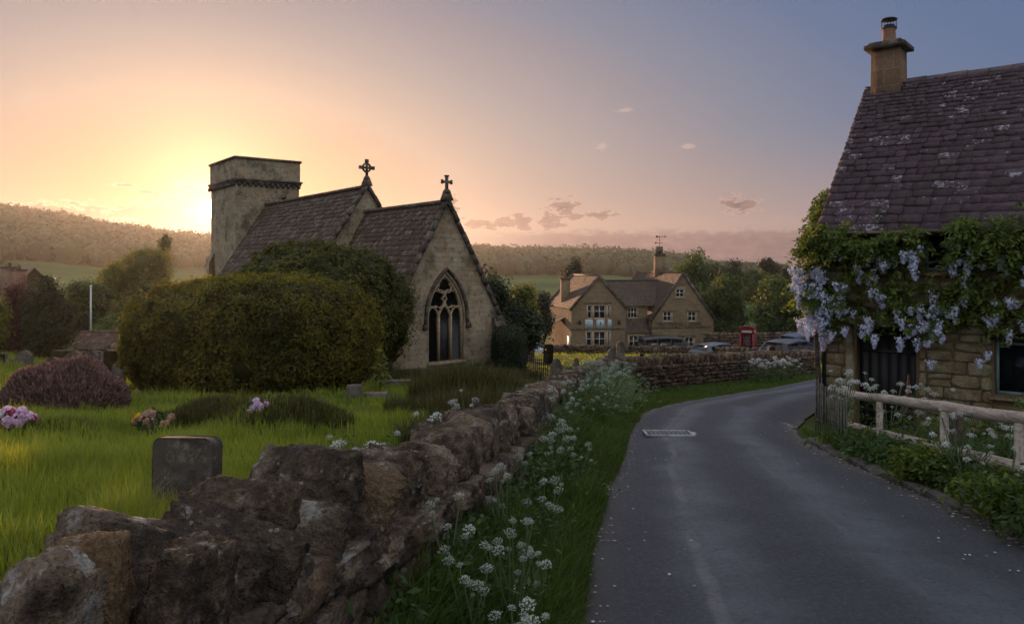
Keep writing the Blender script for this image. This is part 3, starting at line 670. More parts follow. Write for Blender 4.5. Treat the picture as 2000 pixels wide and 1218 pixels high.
    for e in (-1, 1): b.wall(Q(e*nh, s0, 0), A, e*U, [(0, gb), (s1-s0, gb), (s1-s0, nez), (0, nez)])
    b.build('nave_wall', M['church'], ch, uv=True)
    sl = math.hypot(nh, nap-nez); b = MB()
    for e in (-1, 1):
        up = nrm(-e*U*nh + ZU*(nap-nez)); n = nrm(np.cross(A, up)); n = n if n[2] > 0 else -n; o = Q(e*(nh+.16), s0+.1, nez - .16*(nap-nez)/nh); LL = s1-s0-.1
        b.add([o - n*.02, o + A*LL - n*.02, o + A*LL + up*(sl*(nh+.16)/nh) - n*.02, o + up*(sl*(nh+.16)/nh) - n*.02], [(0, 1, 2, 3)], .2)
        roof_tiles(b, o, A, up, LL, sl*(nh+.16)/nh-.03, n, .36, .22, (.28, .6), .036, rg, lift=.6, light=.32)
    for k in range(26): b.box(Q(0, s0 + .35 + k*.5, nap+.04), (.34, .49, .13), np.stack([U, A, ZU]), rg.uniform(0, 1))
    b.build('nave_roof', M['churchtile'], ch)
    coping('gable_coping', nh, nez, nap, s0-.02, M['darkdress'], .32); wheel_cross(s0-.02, nap+.46, .78)
    # --- tower
    tw, td, t0, tu = 1.95, 4.95, 20.2, .10; zt = 8.12
    Q0 = Q
    def Q(u, s, z): return Q0(u + (tu if s > 19.5 else 0), s, z)
    b = MB()
    def blk(hwid, sa, sb, za, zb):
        b.wall(Q(-hwid, sa, 0), U, N, [(0, za), (2*hwid, za), (2*hwid, zb), (0, zb)]); b.wall(Q(-hwid, sb, 0), U, A, [(0, za), (2*hwid, za), (2*hwid, zb), (0, zb)])
        b.wall(Q(-hwid, sa, 0), A, -U, [(0, za), (sb-sa, za), (sb-sa, zb), (0, zb)]); b.wall(Q(hwid, sa, 0), A, U, [(0, za), (sb-sa, za), (sb-sa, zb), (0, zb)])
        q = [Q(-hwid, sa, zb), Q(hwid, sa, zb), Q(hwid, sb, zb), Q(-hwid, sb, zb)]; b.add(q, [(0, 1, 2, 3)]); q2 = [p - ZU*(zb-za) for p in q]; b.add(q2, [(3, 2, 1, 0)])
    blk(tw, t0, t0+td, gb, 6.62); tow = b.build('tower', M['church'], ch, uv=True)
    b = MB(); blk(tw+.05, t0-.05, t0+td+.05, 6.95, zt); 
    pa = b.build('parapet', M['church'], tow, uv=True)
    b = MB()
    for z, pr, hh in ((6.90, .17, .11), (6.78, .11, .12)): b.box(Q(0, t0+td/2, z), (2*(tw+pr), td+2*pr, hh), np.stack([U, A, ZU]), .3)
    b.box(Q(0, t0+td/2, 6.67), (2*tw+.06, td+.06, .10), np.stack([U, A, ZU]), .1)
    for k in range(12):
        b.box(Q(-tw + .17 + k*.336, t0-.07, 6.62), (.16, .14, .22), np.stack([U, A, ZU]), .2)
    for k in range(15): b.box(Q(-tw-.07, t0 + .19 + k*.35, 6.62), (.14, .16, .22), np.stack([U, A, ZU]), .2)
    b.box(Q(0, t0+td/2, zt+.07), (2*tw+.26, td+.26, .14), np.stack([U, A, ZU]), .5); b.build('string_course', M['darkdress'], tow)
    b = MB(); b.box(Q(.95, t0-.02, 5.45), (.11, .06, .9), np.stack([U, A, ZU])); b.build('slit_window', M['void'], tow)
    b = MB(); b.box(Q(.95, t0-.06, 5.98), (.30, .14, .16), np.stack([U, A, ZU])); b.build('slit_hood', M['darkdress'], tow)
    for s in (t0+.1, t0+td-.75):
        b = MB(); b.prism([(0, gb), (0, 2.6), (-.35, 1.9), (-.35, -.4), (-.95, -1.5), (-.95, gb)], Q(-tw, s, 0), U, ZU, A, .7); b.build('buttress', M['church'], tow, uv=True)
    return ch
build_church()
# ------------------------------------------------------------------ dry-stone walls
def wall_frame(pl, t):
    """point, along, across(to the left), top height at arclength t"""
    d = np.concatenate([[0], np.cumsum(np.linalg.norm(np.diff(pl[:, :2], axis=0), axis=1))]); t = min(max(t, 0), d[-1]-1e-6)
    x, y, z = (np.interp(t, d, pl[:, k]) for k in range(3)); e = .25
    a = np.array([np.interp(t+e, d, pl[:, k]) - np.interp(t-e, d, pl[:, k]) for k in range(2)]); a = nrm(a)
    return np.array([x, y, z]), np.array([a[0], a[1], 0]), np.array([-a[1], a[0], 0]), d[-1]
def courses(b, pl, t0, t1, hw, zcap, rg, face_h=(.07, .15), face_l=(.16, .45), n=4, both=True, batter=.10):
    """random coursed face stones on both faces of the wall plus a rubble heart"""
    nsub = max(3, int((t1-t0)/.5)); ts = np.linspace(t0, t1, nsub+1)
    for a, c in zip(ts[:-1], ts[1:]):
        p, al, ac, _ = wall_frame(pl, (a+c)/2); g = min(gz(p[0]+ac[0]*k, p[1]+ac[1]*k) for k in (-.5, .5)) - .1; h = p[2] - zcap - g
        b.box((p[0], p[1], g + h/2), (c-a+.14, 2*hw-.12, h), np.stack([al, ac, ZU]), .1)
    for side in ((-1, 1) if both else (-1,)):
        hmax = 1.6; lev = 0.0
        while lev < hmax:
            fh = rg.uniform(*face_h); t = t0
            while t < t1:
                fl = rg.uniform(*face_l) * (1.0 if fh > .1 else .8); p, al, ac, _ = wall_frame(pl, t + fl/2)
                top = p[2] - zcap; zc = top - lev - fh/2 + rg.normal(0, .006)
                gg = gz(p[0] + ac[0]*side*(hw+.1), p[1] + ac[1]*side*(hw+.1))
                if zc > gg - .12:
                    off = side * (hw - .07 + batter * lev + rg.normal(0, .016)); dd = .17
                    c = p[:2] + ac[:2]*off; hh = fh * rg.uniform(.82, 1.02); yaw = rg.normal(0, .05); al2 = al*math.cos(yaw) + ac*math.sin(yaw); ac2 = np.cross(ZU, al2); rl = rg.normal(0, .09)
                    up2 = nrm(ZU + al2*rl); al3 = np.cross(ac2, up2)
                    rock(b, (c[0], c[1], zc), (fl*.97, dd*2, hh), np.stack([al3, ac2, up2]), int(rg.integers(0, 99999)), n, .16, .14, 1.2, rg.uniform(0, 1), 0, 5, (.86, 1.14))
                t += fl
            lev += fh
def build_wall(name, label, pl, stones, t0, t1, hw=.21, seed=1, zcap=.27, cope=(.13, .24), ncope=5, group=None, near=None, both=True, face_l=(.16, .45), face_h=(.07, .15), nb=4):
    rg = np.random.default_rng(seed); p, al, ac, L = wall_frame(pl, (t0+t1)/2); th = thing(name, label, 'wall', (p[0], p[1], gz(p[0], p[1])), 0, group)
    b = MB(); courses(b, pl, t0, t1, hw, zcap, rg, face_h, face_l, nb, both); b.build('stonework', M['wallstone'], th, smooth=False)
    t = t0; items = []
    while t < t1:
        w_ = rg.uniform(*cope); items.append((t + w_/2, w_)); t += w_ * .97
    rest = MB(); made = 0
    for i, (t, w_) in enumerate(items):
        if near is not None and t < near: continue
        p, al, ac, _ = wall_frame(pl, t); lean = rg.normal(.18, .16); up = nrm(ZU + al*lean); a2 = np.cross(ac, up); yaw = rg.normal(0, .10); a3 = a2*math.cos(yaw) + ac*math.sin(yaw); c3 = np.cross(up, a3)
        h = zcap * rg.uniform(.85, 1.25); b = MB() if made < stones else rest
        rock(b, (p[0] + ac[0]*rg.normal(0, .02), p[1] + ac[1]*rg.normal(0, .02), p[2] - zcap + h/2 - .02), (w_*1.06, 2*hw*rg.uniform(.88, 1.12), h*1.06), np.stack([a3, c3, up]), int(rg.integers(0, 9999)), ncope if made >= stones else 11, .15, .10, 1.3, rg.uniform(0, 1), .04, 7, (.86, 1.14))
        if made < stones: b.build('coping_stone', M['coping'], th); made += 1
    if rest.n: kind(rest.build('coping_stone' if not made else 'far_coping', M['coping'], th), 'stuff')
    return th
W2 = WALLP.copy()
d_ = np.concatenate([[0], np.cumsum(np.linalg.norm(np.diff(W2[:, :2], axis=0), axis=1))])
def t_at_y(y): return float(np.interp(y, W2[:, 1], d_))
road_wall = build_wall('dry_stone_wall', 'brown dry stone wall with big upright coping stones running from the foreground beside the lane', W2, 46, 0.6, t_at_y(18.6), near=t_at_y(4.3), seed=4, hw=.19, cope=(.16, .30), ncope=6, nb=5)
# the nearest coping stones, set one by one: (depth, size along, across, height, lean along, roll across, yaw, shift across, tint, seed)
NEAR = [(1.40, .16, .17, .42, .10, -.10, .0, -.10, .30, 3), (1.60, .18, .20, .385, .10, .06, .2, -.065, .90, 11), (1.66, .18, .16, .37, .15, -.06, -.1, -.235, .30, 21),
        (1.98, .16, .52, .30, .25, -.18, .12, .0, .10, 5), (2.16, .13, .40, .30, .5, -.35, .1, -.10, .02, 17), (2.42, .20, .42, .355, .18, -.05, .05, .0, .62, 8), (2.72, .14, .30, .26, .4, -.1, .2, -.12, .0, 25),
        (2.95, .25, .47, .43, .28, -.03, -.05, .0, .12, 31), (3.18, .12, .40, .37, .45, -.2, .1, -.07, .85, 40), (3.40, .16, .44, .36, .5, -.12, .0, .02, .66, 13),
        (3.62, .15, .40, .33, .55, -.2, .1, .0, .1, 77), (3.80, .16, .42, .35, .45, .0, -.1, .02, .5, 51), (4.02, .14, .42, .32, .35, -.1, .1, .0, .25, 61), (4.22, .16, .40, .33, .3, -.1, .0, .0, .6, 68)]
for y, sa, sx, h, lean, roll, yaw, sh, tn, sd in NEAR:
    p, al, ac, _ = wall_frame(W2, t_at_y(y)); up = nrm(ZU + al*lean + ac*roll); a2 = np.cross(ac, up); a2 = nrm(a2); c2 = np.cross(up, a2); a3 = a2*math.cos(yaw) + c2*math.sin(yaw); c3 = np.cross(up, a3)
    q = p + ac*sh; b = MB(); rock(b, (q[0], q[1], p[2] - .36 + h/2), (sa, sx, h), np.stack([a3, c3, up]), sd, 34, .10, .06, 1.3, tn, .04, 8, (.86, 1.14)); b.build('coping_stone', M['coping'], road_wall, smooth=False)
# long slabs under the coping on the lane side
b = MB(); rg = np.random.default_rng(3); t = t_at_y(1.2)
while t < t_at_y(5.2):
    l = rg.uniform(.35, .6); p, al, ac, _ = wall_frame(W2, t + l/2); rock(b, (p[0]-ac[0]*.14, p[1]-ac[1]*.14, p[2]-.31), (l, .34, .10), np.stack([al, ac, nrm(ZU - ac*.12)]), int(rg.integers(0, 999)), 12, .15, .25, 1.4, rg.uniform(0, .8), .03); t += l
b.build('cover_slab', M['coping'], road_wall)
build_wall('dry_stone_wall', 'far stretch of dry stone wall curving round the bend below the sunlit churchyard', W2, 0, t_at_y(18.7), d_[-1], seed=9, cope=(.08, .17), ncope=4, nb=3, face_l=(.10, .27), face_h=(.055, .13), zcap=.22)
BACK = np.array([(4.0, 55.5, -3.72), (9.0, 54.5, -3.85), (14.5, 51.0, -3.70), (18.5, 46.5, -3.35), (20.0, 44, -3.2)])
BACK = np.array([(2.6, 55.5, -3.95), (9.0, 54.0, -3.92), (13.0, 50.5, -3.6), (16.0, 45.5, -3.2), (17.0, 42.0, -3.0)])
build_wall('dry_stone_wall', 'distant low dry stone wall along the far side of the churchyard in front of the inn', BACK, 0, 0, 30, seed=12, cope=(.18, .3), ncope=3, nb=2, face_l=(.25, .5), face_h=(.1, .18), zcap=.25, both=False)
# ------------------------------------------------------------------ cottage on the right
CD = v2((.753, -.658)); CN = v2((-.658, -.753)); CO = np.array([5.92, 14.5, 0.0])      # along the front (towards us), front normal, far corner
def CQ(t, o, z): return CO + CD*t + CN*o + ZU*z
def stone_face(b, q, t0, t1, z0, z1, holes, rg, fh=(.14, .26), fl=(.25, .62), out=.02):
    """individual bedded wall stones on the plane q(t,out,z), kept clear of the openings"""
    z = z0
    while z < z1:
        h = min(rg.uniform(*fh), z1 - z + .02); t = t0
        if h < .06: break
        while t < t1:
            l = rg.uniform(*fl); e = min(t + l, t1)
            for a, c, zb, zt in holes:
                if z < zt - .02 and z + h > zb + .02:
                    if a - .02 <= t < c: t = c; e = min(max(e, t + .12), t1)
                    elif t < a < e: e = a
            if e - t > .07 and t < t1:
                sub = [(z, z+h)] if rg.random() > .22 or h < .2 else [(z, z+h*.48), (z+h*.48, z+h)]
                for za, zc in sub:
                    c0 = q((t+e)/2, out - .05 + rg.normal(0, .005), (za+zc)/2); rock(b, c0, (e-t-.014, .14, zc-za-.014), np.stack([CD, CN, ZU]), int(rg.integers(0, 99999)), 5, .07, .10, 1.6, rg.uniform(0, 1))
            t = max(e, t + .02)
        z += h
def build_cottage():
    fl, ez, rz, L, W_ = -1.75, 2.43, 5.62, 9.0, 6.0; FLR = -1.42
    th = thing('cottage', 'stone cottage with steep slate roof and chimney beside the lane', 'house', (5.92, 14.5, fl))
    door = (.60, 1.60, FLR, .60); win = (2.78, 4.0, -.42, .46); up = (1.72, 2.52, 1.62, 2.30)
    def hole(h): return [(h[0], h[2]), (h[1], h[2]), (h[1], h[3]), (h[0], h[3])]
    b = MB(); b.wall(CO, CD, CN, [(0, fl), (L, fl), (L, ez), (0, ez)], [hole(door), hole(win), hole(up)], .26)
    b.wall(CO, -CN, -CD, [(0, fl), (W_, fl), (W_, ez), (W_/2, rz-.06), (0, ez)]); b.wall(CQ(L, 0, 0), -CN, CD, [(0, fl), (W_, fl), (W_, ez), (W_/2, rz-.06), (0, ez)])
    b.wall(CQ(0, -W_, 0), CD, -CN, [(0, fl), (L, fl), (L, ez), (0, ez)])
    wl = b.build('wall', M['cottage'], th, uv=True)
    rg = np.random.default_rng(21); b = MB(); stone_face(b, CQ, 0, 5.2, FLR-.3, ez-.1, [(door[0]-.16, door[1]+.05, FLR-.5, door[3]+.18), (win[0]-.02, win[1]+.05, win[2]-.02, win[3]+.14), (up[0]-.03, up[1]+.03, up[2]-.03, up[3]+.2)], rg)
    b.build('face_stones', M['cotstone'], wl)
    b = MB(); rock(b, CQ(1.07, .0, .70), (1.42, .30, .17), np.stack([CD, CN, ZU]), 4, 8, .03, .08); b.build('lintel', M['cotstone'], wl)
    b = MB(); rock(b, CQ(.50, -.02, -.42), (.17, .22, 2.1), np.stack([CD, CN, ZU]), 6, 8, .03, .06, tint=.3); b.build('door_jamb', M['cotstone'], wl)
    b = MB(); rock(b, CQ(3.4, .0, .53), (1.5, .26, .13), np.stack([CD, CN, ZU]), 9, 8, .03, .08, tint=.2); b.build('window_lintel', M['door'], wl)
    # interior darkness behind the openings is the real inside of the house: floor and ceiling close it
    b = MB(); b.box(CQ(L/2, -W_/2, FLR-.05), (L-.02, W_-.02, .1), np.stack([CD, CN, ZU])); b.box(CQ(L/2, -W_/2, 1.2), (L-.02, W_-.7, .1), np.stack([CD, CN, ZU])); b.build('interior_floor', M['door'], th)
    # door of dark upright boards, set back
    ax = np.stack([CD, CN, ZU]); b = MB(); n = 6; wd = (door[1]-door[0])/n
    for i in range(n): b.box(CQ(door[0] + (i+.5)*wd, -.20, (door[2]+door[3])/2), (wd-.008, .05, door[3]-door[2]-.02), ax)
    dr = b.build('door', M['door'], th)
    b = MB(); pass
    for z in (-.95, .15): b = MB(); b.box(CQ((door[0]+door[1])/2, -.165, z), (.9, .015, .05), ax); b.build('hinge_strap', M['iron'], dr)
    # windows
    def window(h, mull, open_leaf=None):
        o = -.10; b = MB(); f = .055
        for t in (h[0]+f/2, h[1]-f/2) + tuple(mull): b.box(CQ(t, o, (h[2]+h[3])/2), (f, .07, h[3]-h[2]), ax)
        for z in (h[2]+f/2, h[3]-f/2): b.box(CQ((h[0]+h[1])/2, o-.003, z), (h[1]-h[0]-.01, .066, f), ax)
        w_ = b.build('window', M['paint_sage'], th)
        b = MB(); b.box(CQ((h[0]+h[1])/2, o-.01, (h[2]+h[3])/2), (h[1]-h[0]-.06, .008, h[3]-h[2]-.06), ax); b.build('pane', M['glass'], w_)
        b = MB(); rock(b, CQ((h[0]+h[1])/2, -.02, h[2]-.05), (h[1]-h[0]+.16, .30, .085), ax, 3, 6, .03, .1, tint=.4); b.build('sill', M['cotstone'], w_)
        if open_leaf:
            a, c, z0, z1 = open_leaf; tilt = .30; vo = nrm(CN*math.sin(tilt) - ZU*math.cos(tilt)); hgt = z1-z0; b = MB(); e = CQ(0, 0, z1); ax2 = np.stack([CD, nrm(np.cross(vo, CD)), vo])
            for t in (a+.025, c-.025): b.box(CQ(t, o+.05, z1) + vo*hgt/2, (.05, .04, hgt), ax2)
            for k in (.025, hgt-.025): b.box(CQ((a+c)/2, o+.05, z1) + vo*k, (c-a-.1, .036, .05), ax2)
            lf = b.build('top_light', M['paint_sage'], w_)
            b = MB(); b.box(CQ((a+c)/2, o+.05, z1) + vo*hgt/2, (c-a-.09, .006, hgt-.09), ax2); b.build('top_light_pane', M['glass'], w_)
        return w_
    window(win, (3.36,), (3.38, 3.98, .16, .43)); window(up, (2.20,))
    # roof
    ph = math.atan2(rz-ez, W_/2); upv = -CN*math.cos(ph) + ZU*math.sin(ph); n = CN*math.sin(ph) + ZU*math.cos(ph); ov = .22; e0 = CQ(-.10, 0, ez) - upv*ov + n*.05; LL = L + .2; sl = (W_/2)/math.cos(ph) + ov
    b = MB(); b.add([e0 - n*.03, e0 + CD*LL - n*.03, e0 + CD*LL + upv*sl - n*.03, e0 + upv*sl - n*.03], [(0, 1, 2, 3)], .2)
    roof_tiles(b, e0, CD, upv, LL, sl-.05, n, .24, .105, (.18, .46), .026, np.random.default_rng(77), sag=.07, lift=.5, light=.13)
    up2 = CN*math.cos(ph) + ZU*math.sin(ph); n2 = -CN*math.sin(ph) + ZU*math.cos(ph); e2 = CQ(-.10, -W_, ez) - up2*ov + n2*.05
    b.add([e2 - n2*.03, e2 + CD*LL - n2*.03, e2 + CD*LL + up2*sl - n2*.03, e2 + up2*sl - n2*.03], [(3, 2, 1, 0)], .2); roof_tiles(b, e2, CD, up2, LL, sl-.05, n2, .4, .2, (.3, .5), .02, np.random.default_rng(78))
    rf = b.build('roof', M['slate'], th)
    b = MB(); rg = np.random.default_rng(2)
    for i in range(22): 
        t = .72 + i*.38; c = CQ(t+.19, -W_/2, rz + .06 - .07*4*((t+.1)/LL)*(1-(t+.1)/LL)); b.prism([(-.17, -.13), (0, .05), (.17, -.13), (.13, -.17), (0, -.02), (-.13, -.17)], c - CD*.188 + ZU*rg.normal(0, .006), CN, ZU, CD, .376, rg.uniform(0, .7))
    b.build('ridge_tiles', M['slate'], rf)
    # chimney
    cx = .36; cb = 4.85; b = MB(); zt = 6.36; aw, cw = .60, .60
    b.box(CQ(cx, -W_/2, (cb+zt)/2), (aw, cw, zt-cb), ax, .5, .94); chm = b.build('chimney', M['chim'], rf, uv=True)
    b = MB(); b.box(CQ(cx, -W_/2, zt+.045), (.80, .80, .09), ax, .2); b.box(CQ(cx, -W_/2, zt+.125), (.72, .72, .07), ax, .2, .85); b.build('chimney_cap', M['darkdress'], rf)
    b = MB(); b.box(CQ(cx, -W_/2, 5.20), (.66, .70, .09), ax); b.build('flashing', M['lead'], rf)
    c = CQ(cx, -W_/2, zt+.16); b = MB(); b.lathe(c, [(.155, 0), (.15, .03), (.125, .26), (.14, .28), (.14, .32), (.11, .33)], 18); b.build('chimney_pot', M['clay'], rf)
    b = MB(); b.lathe(c, [(.10, .32), (.115, .34), (.115, .39), (.10, .40)], 18)
    for k in range(14):
        a = k*2*math.pi/14; b.tube([c + (.15*math.cos(a), .15*math.sin(a), .33), c + (.15*math.cos(a), .15*math.sin(a), .52)], .005, 4)
    b.lathe(c, [(.158, .31), (.158, .335), (.15, .335)], 18); b.lathe(c, [(.165, .50), (.17, .515), (.12, .545), (.02, .565)], 18); b.build('cowl', M['iron'], rf)
    # gutter and downpipe
    b = MB(); g0 = CQ(-.1, .20, ez-.14); b.tube([g0, g0 + CD*LL], .045, 8); b.build('gutter', M['iron'], th)
    b = MB(); b.tube([CQ(.03, .20, ez-.16), CQ(.03, .09, ez-.45), CQ(.03, .06, ez-.7), CQ(.03, .06, FLR+.1)], .038, 8); b.build('downpipe', M['iron'], th)
    # plants standing on the window board inside
    for i, (t, s) in enumerate(((3.0, .10), (3.2, .08))):
        q = CQ(t, -.24, win[2]+.0); o = thing('potted_plant', ('small potted plant behind the cottage window, nearer the open top light' if i else 'small potted plant behind the cottage window, nearer the doorway'), 'plant', q)
        b = MB(); b.lathe(q, [(s*.6, 0), (s*.85, s*1.6), (s*.8, s*1.6)], 12); b.build('pot', M['paint_sage'], o)
        b = MB(); p = q + np.array([0, 0, s*2.4]) + rng.normal(size=(40, 3))*np.array([.07, .05, .08]); leaves(b, p, rng.normal(size=(40, 3)), .07); b.build('foliage', M['leaf_garden'], o)
        b = MB(); b.box(q - ZU*.02, (.3, .2, .04), ax); b.build('window_board', M['paint_sage'], o)
    return th
def _chim():
    m, t, out = newmat('chimney_ashlar'); uv = t.node('ShaderNodeUVMap').outputs[0]; p = pos(t)
    b = t.node('ShaderNodeTexBrick', {'Vector': uv, 'Color1': (.20, .125, .07, 1), 'Color2': (.16, .10, .06, 1), 'Mortar': (.28, .23, .17, 1), 'Scale': 1.0, 'Mortar Size': .006, 'Brick Width': .38, 'Row Height': .36}); n = t.noise(p, 14, 6, .65)
    c = t.mix(t.mapr(n, .3, .7, 0, .6), b.outputs[0], (.10, .065, .045)); finish(t, out, c, .9, t.m('ADD', t.m('MULTIPLY', b.outputs[1], -.6), n), .012, .7, .2); return m
M['chim'] = _chim()
build_cottage()

# ------------------------------------------------------------------ wisteria on the cottage
def build_wisteria():
    th = thing('wisteria', 'leafy wisteria hung with pale lilac blossom trailing over the cottage front', 'climber', CQ(.2, .1, -1.5))
    rg = np.random.default_rng(31)
    b = MB(); b.tube([CQ(-.06, .16, -1.6), CQ(-.02, .18, -.6), CQ(-.07, .2, .3), CQ(.0, .2, 1.2), CQ(.05, .2, 1.7)], [.06, .05, .045, .04, .03], 8)
    for z, t1 in ((1.72, 5.2), (.98, 4.6), (2.2, 5.0)):
        n = 16; b.tube([CQ(.02 + t1*i/n, .13 + .05*math.sin(i*1.7), z + .09*math.sin(i*.9+z)) for i in range(n+1)], np.linspace(.032, .014, n+1), 6)
    st = b.build('stem', M['bark'], th)
    # sprays of pinnate leaves, thickest just under the eave
    b = MB(); pts = []; nr = []
    def spray(t, z, o, n, r):
        c = CQ(t, o, z)
        for _ in range(n):
            a = rg.normal(size=3); a[2] *= .6; a = nrm(a); ln = rg.uniform(.18, .36) ; root = c + a*r*rg.uniform(.1, 1); dv = nrm(a*np.array([1, 1, .4]) + CN*.55 - ZU*rg.uniform(0, .7)); side = nrm(np.cross(dv, ZU))
            for k in range(6):
                f = k/6; q = root + dv*ln*f - ZU*ln*.5*f*f
                for e in (-1, 1): pts.append(q + side*e*.04); nr.append(nrm(ZU*.7 + CN*.5 + side*e*.4 + rg.normal(size=3)*.35))
    for _ in range(205):
        t = rg.uniform(-.15, 5.4); z = 2.16 + rg.normal(0, .17)
        if 1.72 < t < 2.30 and 1.6 < z < 2.42: continue
        spray(t, min(z, 2.48), .16 + abs(rg.normal(0, .13)), 5, .22)
    for _ in range(120):
        t = rg.uniform(-.1, 5.4); z = rg.choice([1.62, 1.4, 1.15, .95]) + rg.normal(0, .15)
        if 1.74 < t < 2.26 and z > 1.5: continue
        spray(t, z, .15 + abs(rg.normal(0, .09)), 4, .2)
    for _ in range(20): spray(rg.uniform(.0, 5.2), rg.uniform(.62, .95), .13, 3, .16)
    for _ in range(48): spray(rg.normal(-.16, .10), rg.uniform(1.0, 2.5), rg.uniform(-.5, .25), 5, .22)
    for _ in range(42): f = rg.uniform(0, 1); spray(-.22 - .05*rg.random(), 2.3 + 1.05*f, -.25 - 1.0*f + rg.normal(0, .12), 4, .16)
    p = np.array(pts); leaves(b, p, np.array(nr), .105, .42, .6, rg, bend=.15); b.build('foliage', M['leaf_wist'], th)
    # hanging flower racemes
    spots = []
    def clus(t, z, n, dt=.16, dz=.16, o=.2):
        for _ in range(max(1, int(n*1.1))): spots.append((t + rg.normal(0, dt), z + rg.normal(0, dz), o + .10 + abs(rg.normal(0, .08)), rg.choice([.10, .13, .16, .19, .22, .27])*rg.uniform(.85, 1.15)))
    for t, z, n in ((.62, 1.95, 3), (.80, 1.85, 3), (.95, 1.9, 3), (1.05, 1.6, 2), (1.28, 1.8, 4), (1.42, 1.78, 2), (1.60, 1.9, 3), (1.75, 1.88, 4), (2.35, 1.62, 4), (2.45, 2.0, 3), (2.75, 1.95, 5), (2.95, 1.9, 5), (3.15, 1.8, 4), (3.3, 1.6, 3), (.95, 1.28, 2), (.30, 1.35, 4), (.35, 1.1, 5), (.22, .9, 4), (.40, .75, 4), (.8, .72, 3), (.98, .8, 2), (1.22, 1.1, 3), (1.45, 1.05, 3), (1.62, .75, 4), (1.78, .66, 4), (2.0, .95, 5), (2.12, .82, 5), (1.85, .45, 4), (2.3, 1.05, 3), (2.6, 1.15, 2), (2.85, 1.0, 4), (3.12, .95, 4), (1.12, .52, 1), (1.25, .5, 1), (.9, .45, 1), (2.7, .40, 2), (.55, .65, 1), (.1, 1.6, 4), (.45, 1.45, 3)): clus(t, z, n)
    for _ in range(170):
        f = rg.uniform(0, 1); spots.append((-.30 + .30*f**1.5 + rg.normal(0, .10), 1.62 - 1.05*f + rg.normal(0, .09), rg.uniform(-.25, .38), rg.uniform(.16, .34)))
    rest = MB(); made = 0
    order = rg.permutation(len(spots))
    for i in order:
        t, z, o, ln = spots[i]; top = CQ(t, o, z); n = int(24 + ln*190); f = rg.uniform(0, 1, n)**.8; r = (.075*(1 - f*.8) + .008)*rg.uniform(.5, 1.25, n); a = rg.uniform(0, 6.283, n)
        p = top[None] + np.stack([r*np.cos(a), r*np.sin(a), -f*ln], 1); nn = np.stack([np.cos(a), np.sin(a), .3 + 0*a], 1)
        b = MB() if made < 98 else rest; tint = np.clip(.95 - f*.75 + rg.normal(0, .12, n), 0, 1); leaves(b, p, nn, .046, .9, .5, rg, tint); b.tube([top + ZU*.03, top - ZU*ln*.9], .003, 3)
        if made < 98: b.build('blossom', M['blossom'], th); made += 1
    if rest.n: kind(rest.build('far_blossom', M['blossom'], th), 'stuff')
build_wisteria()

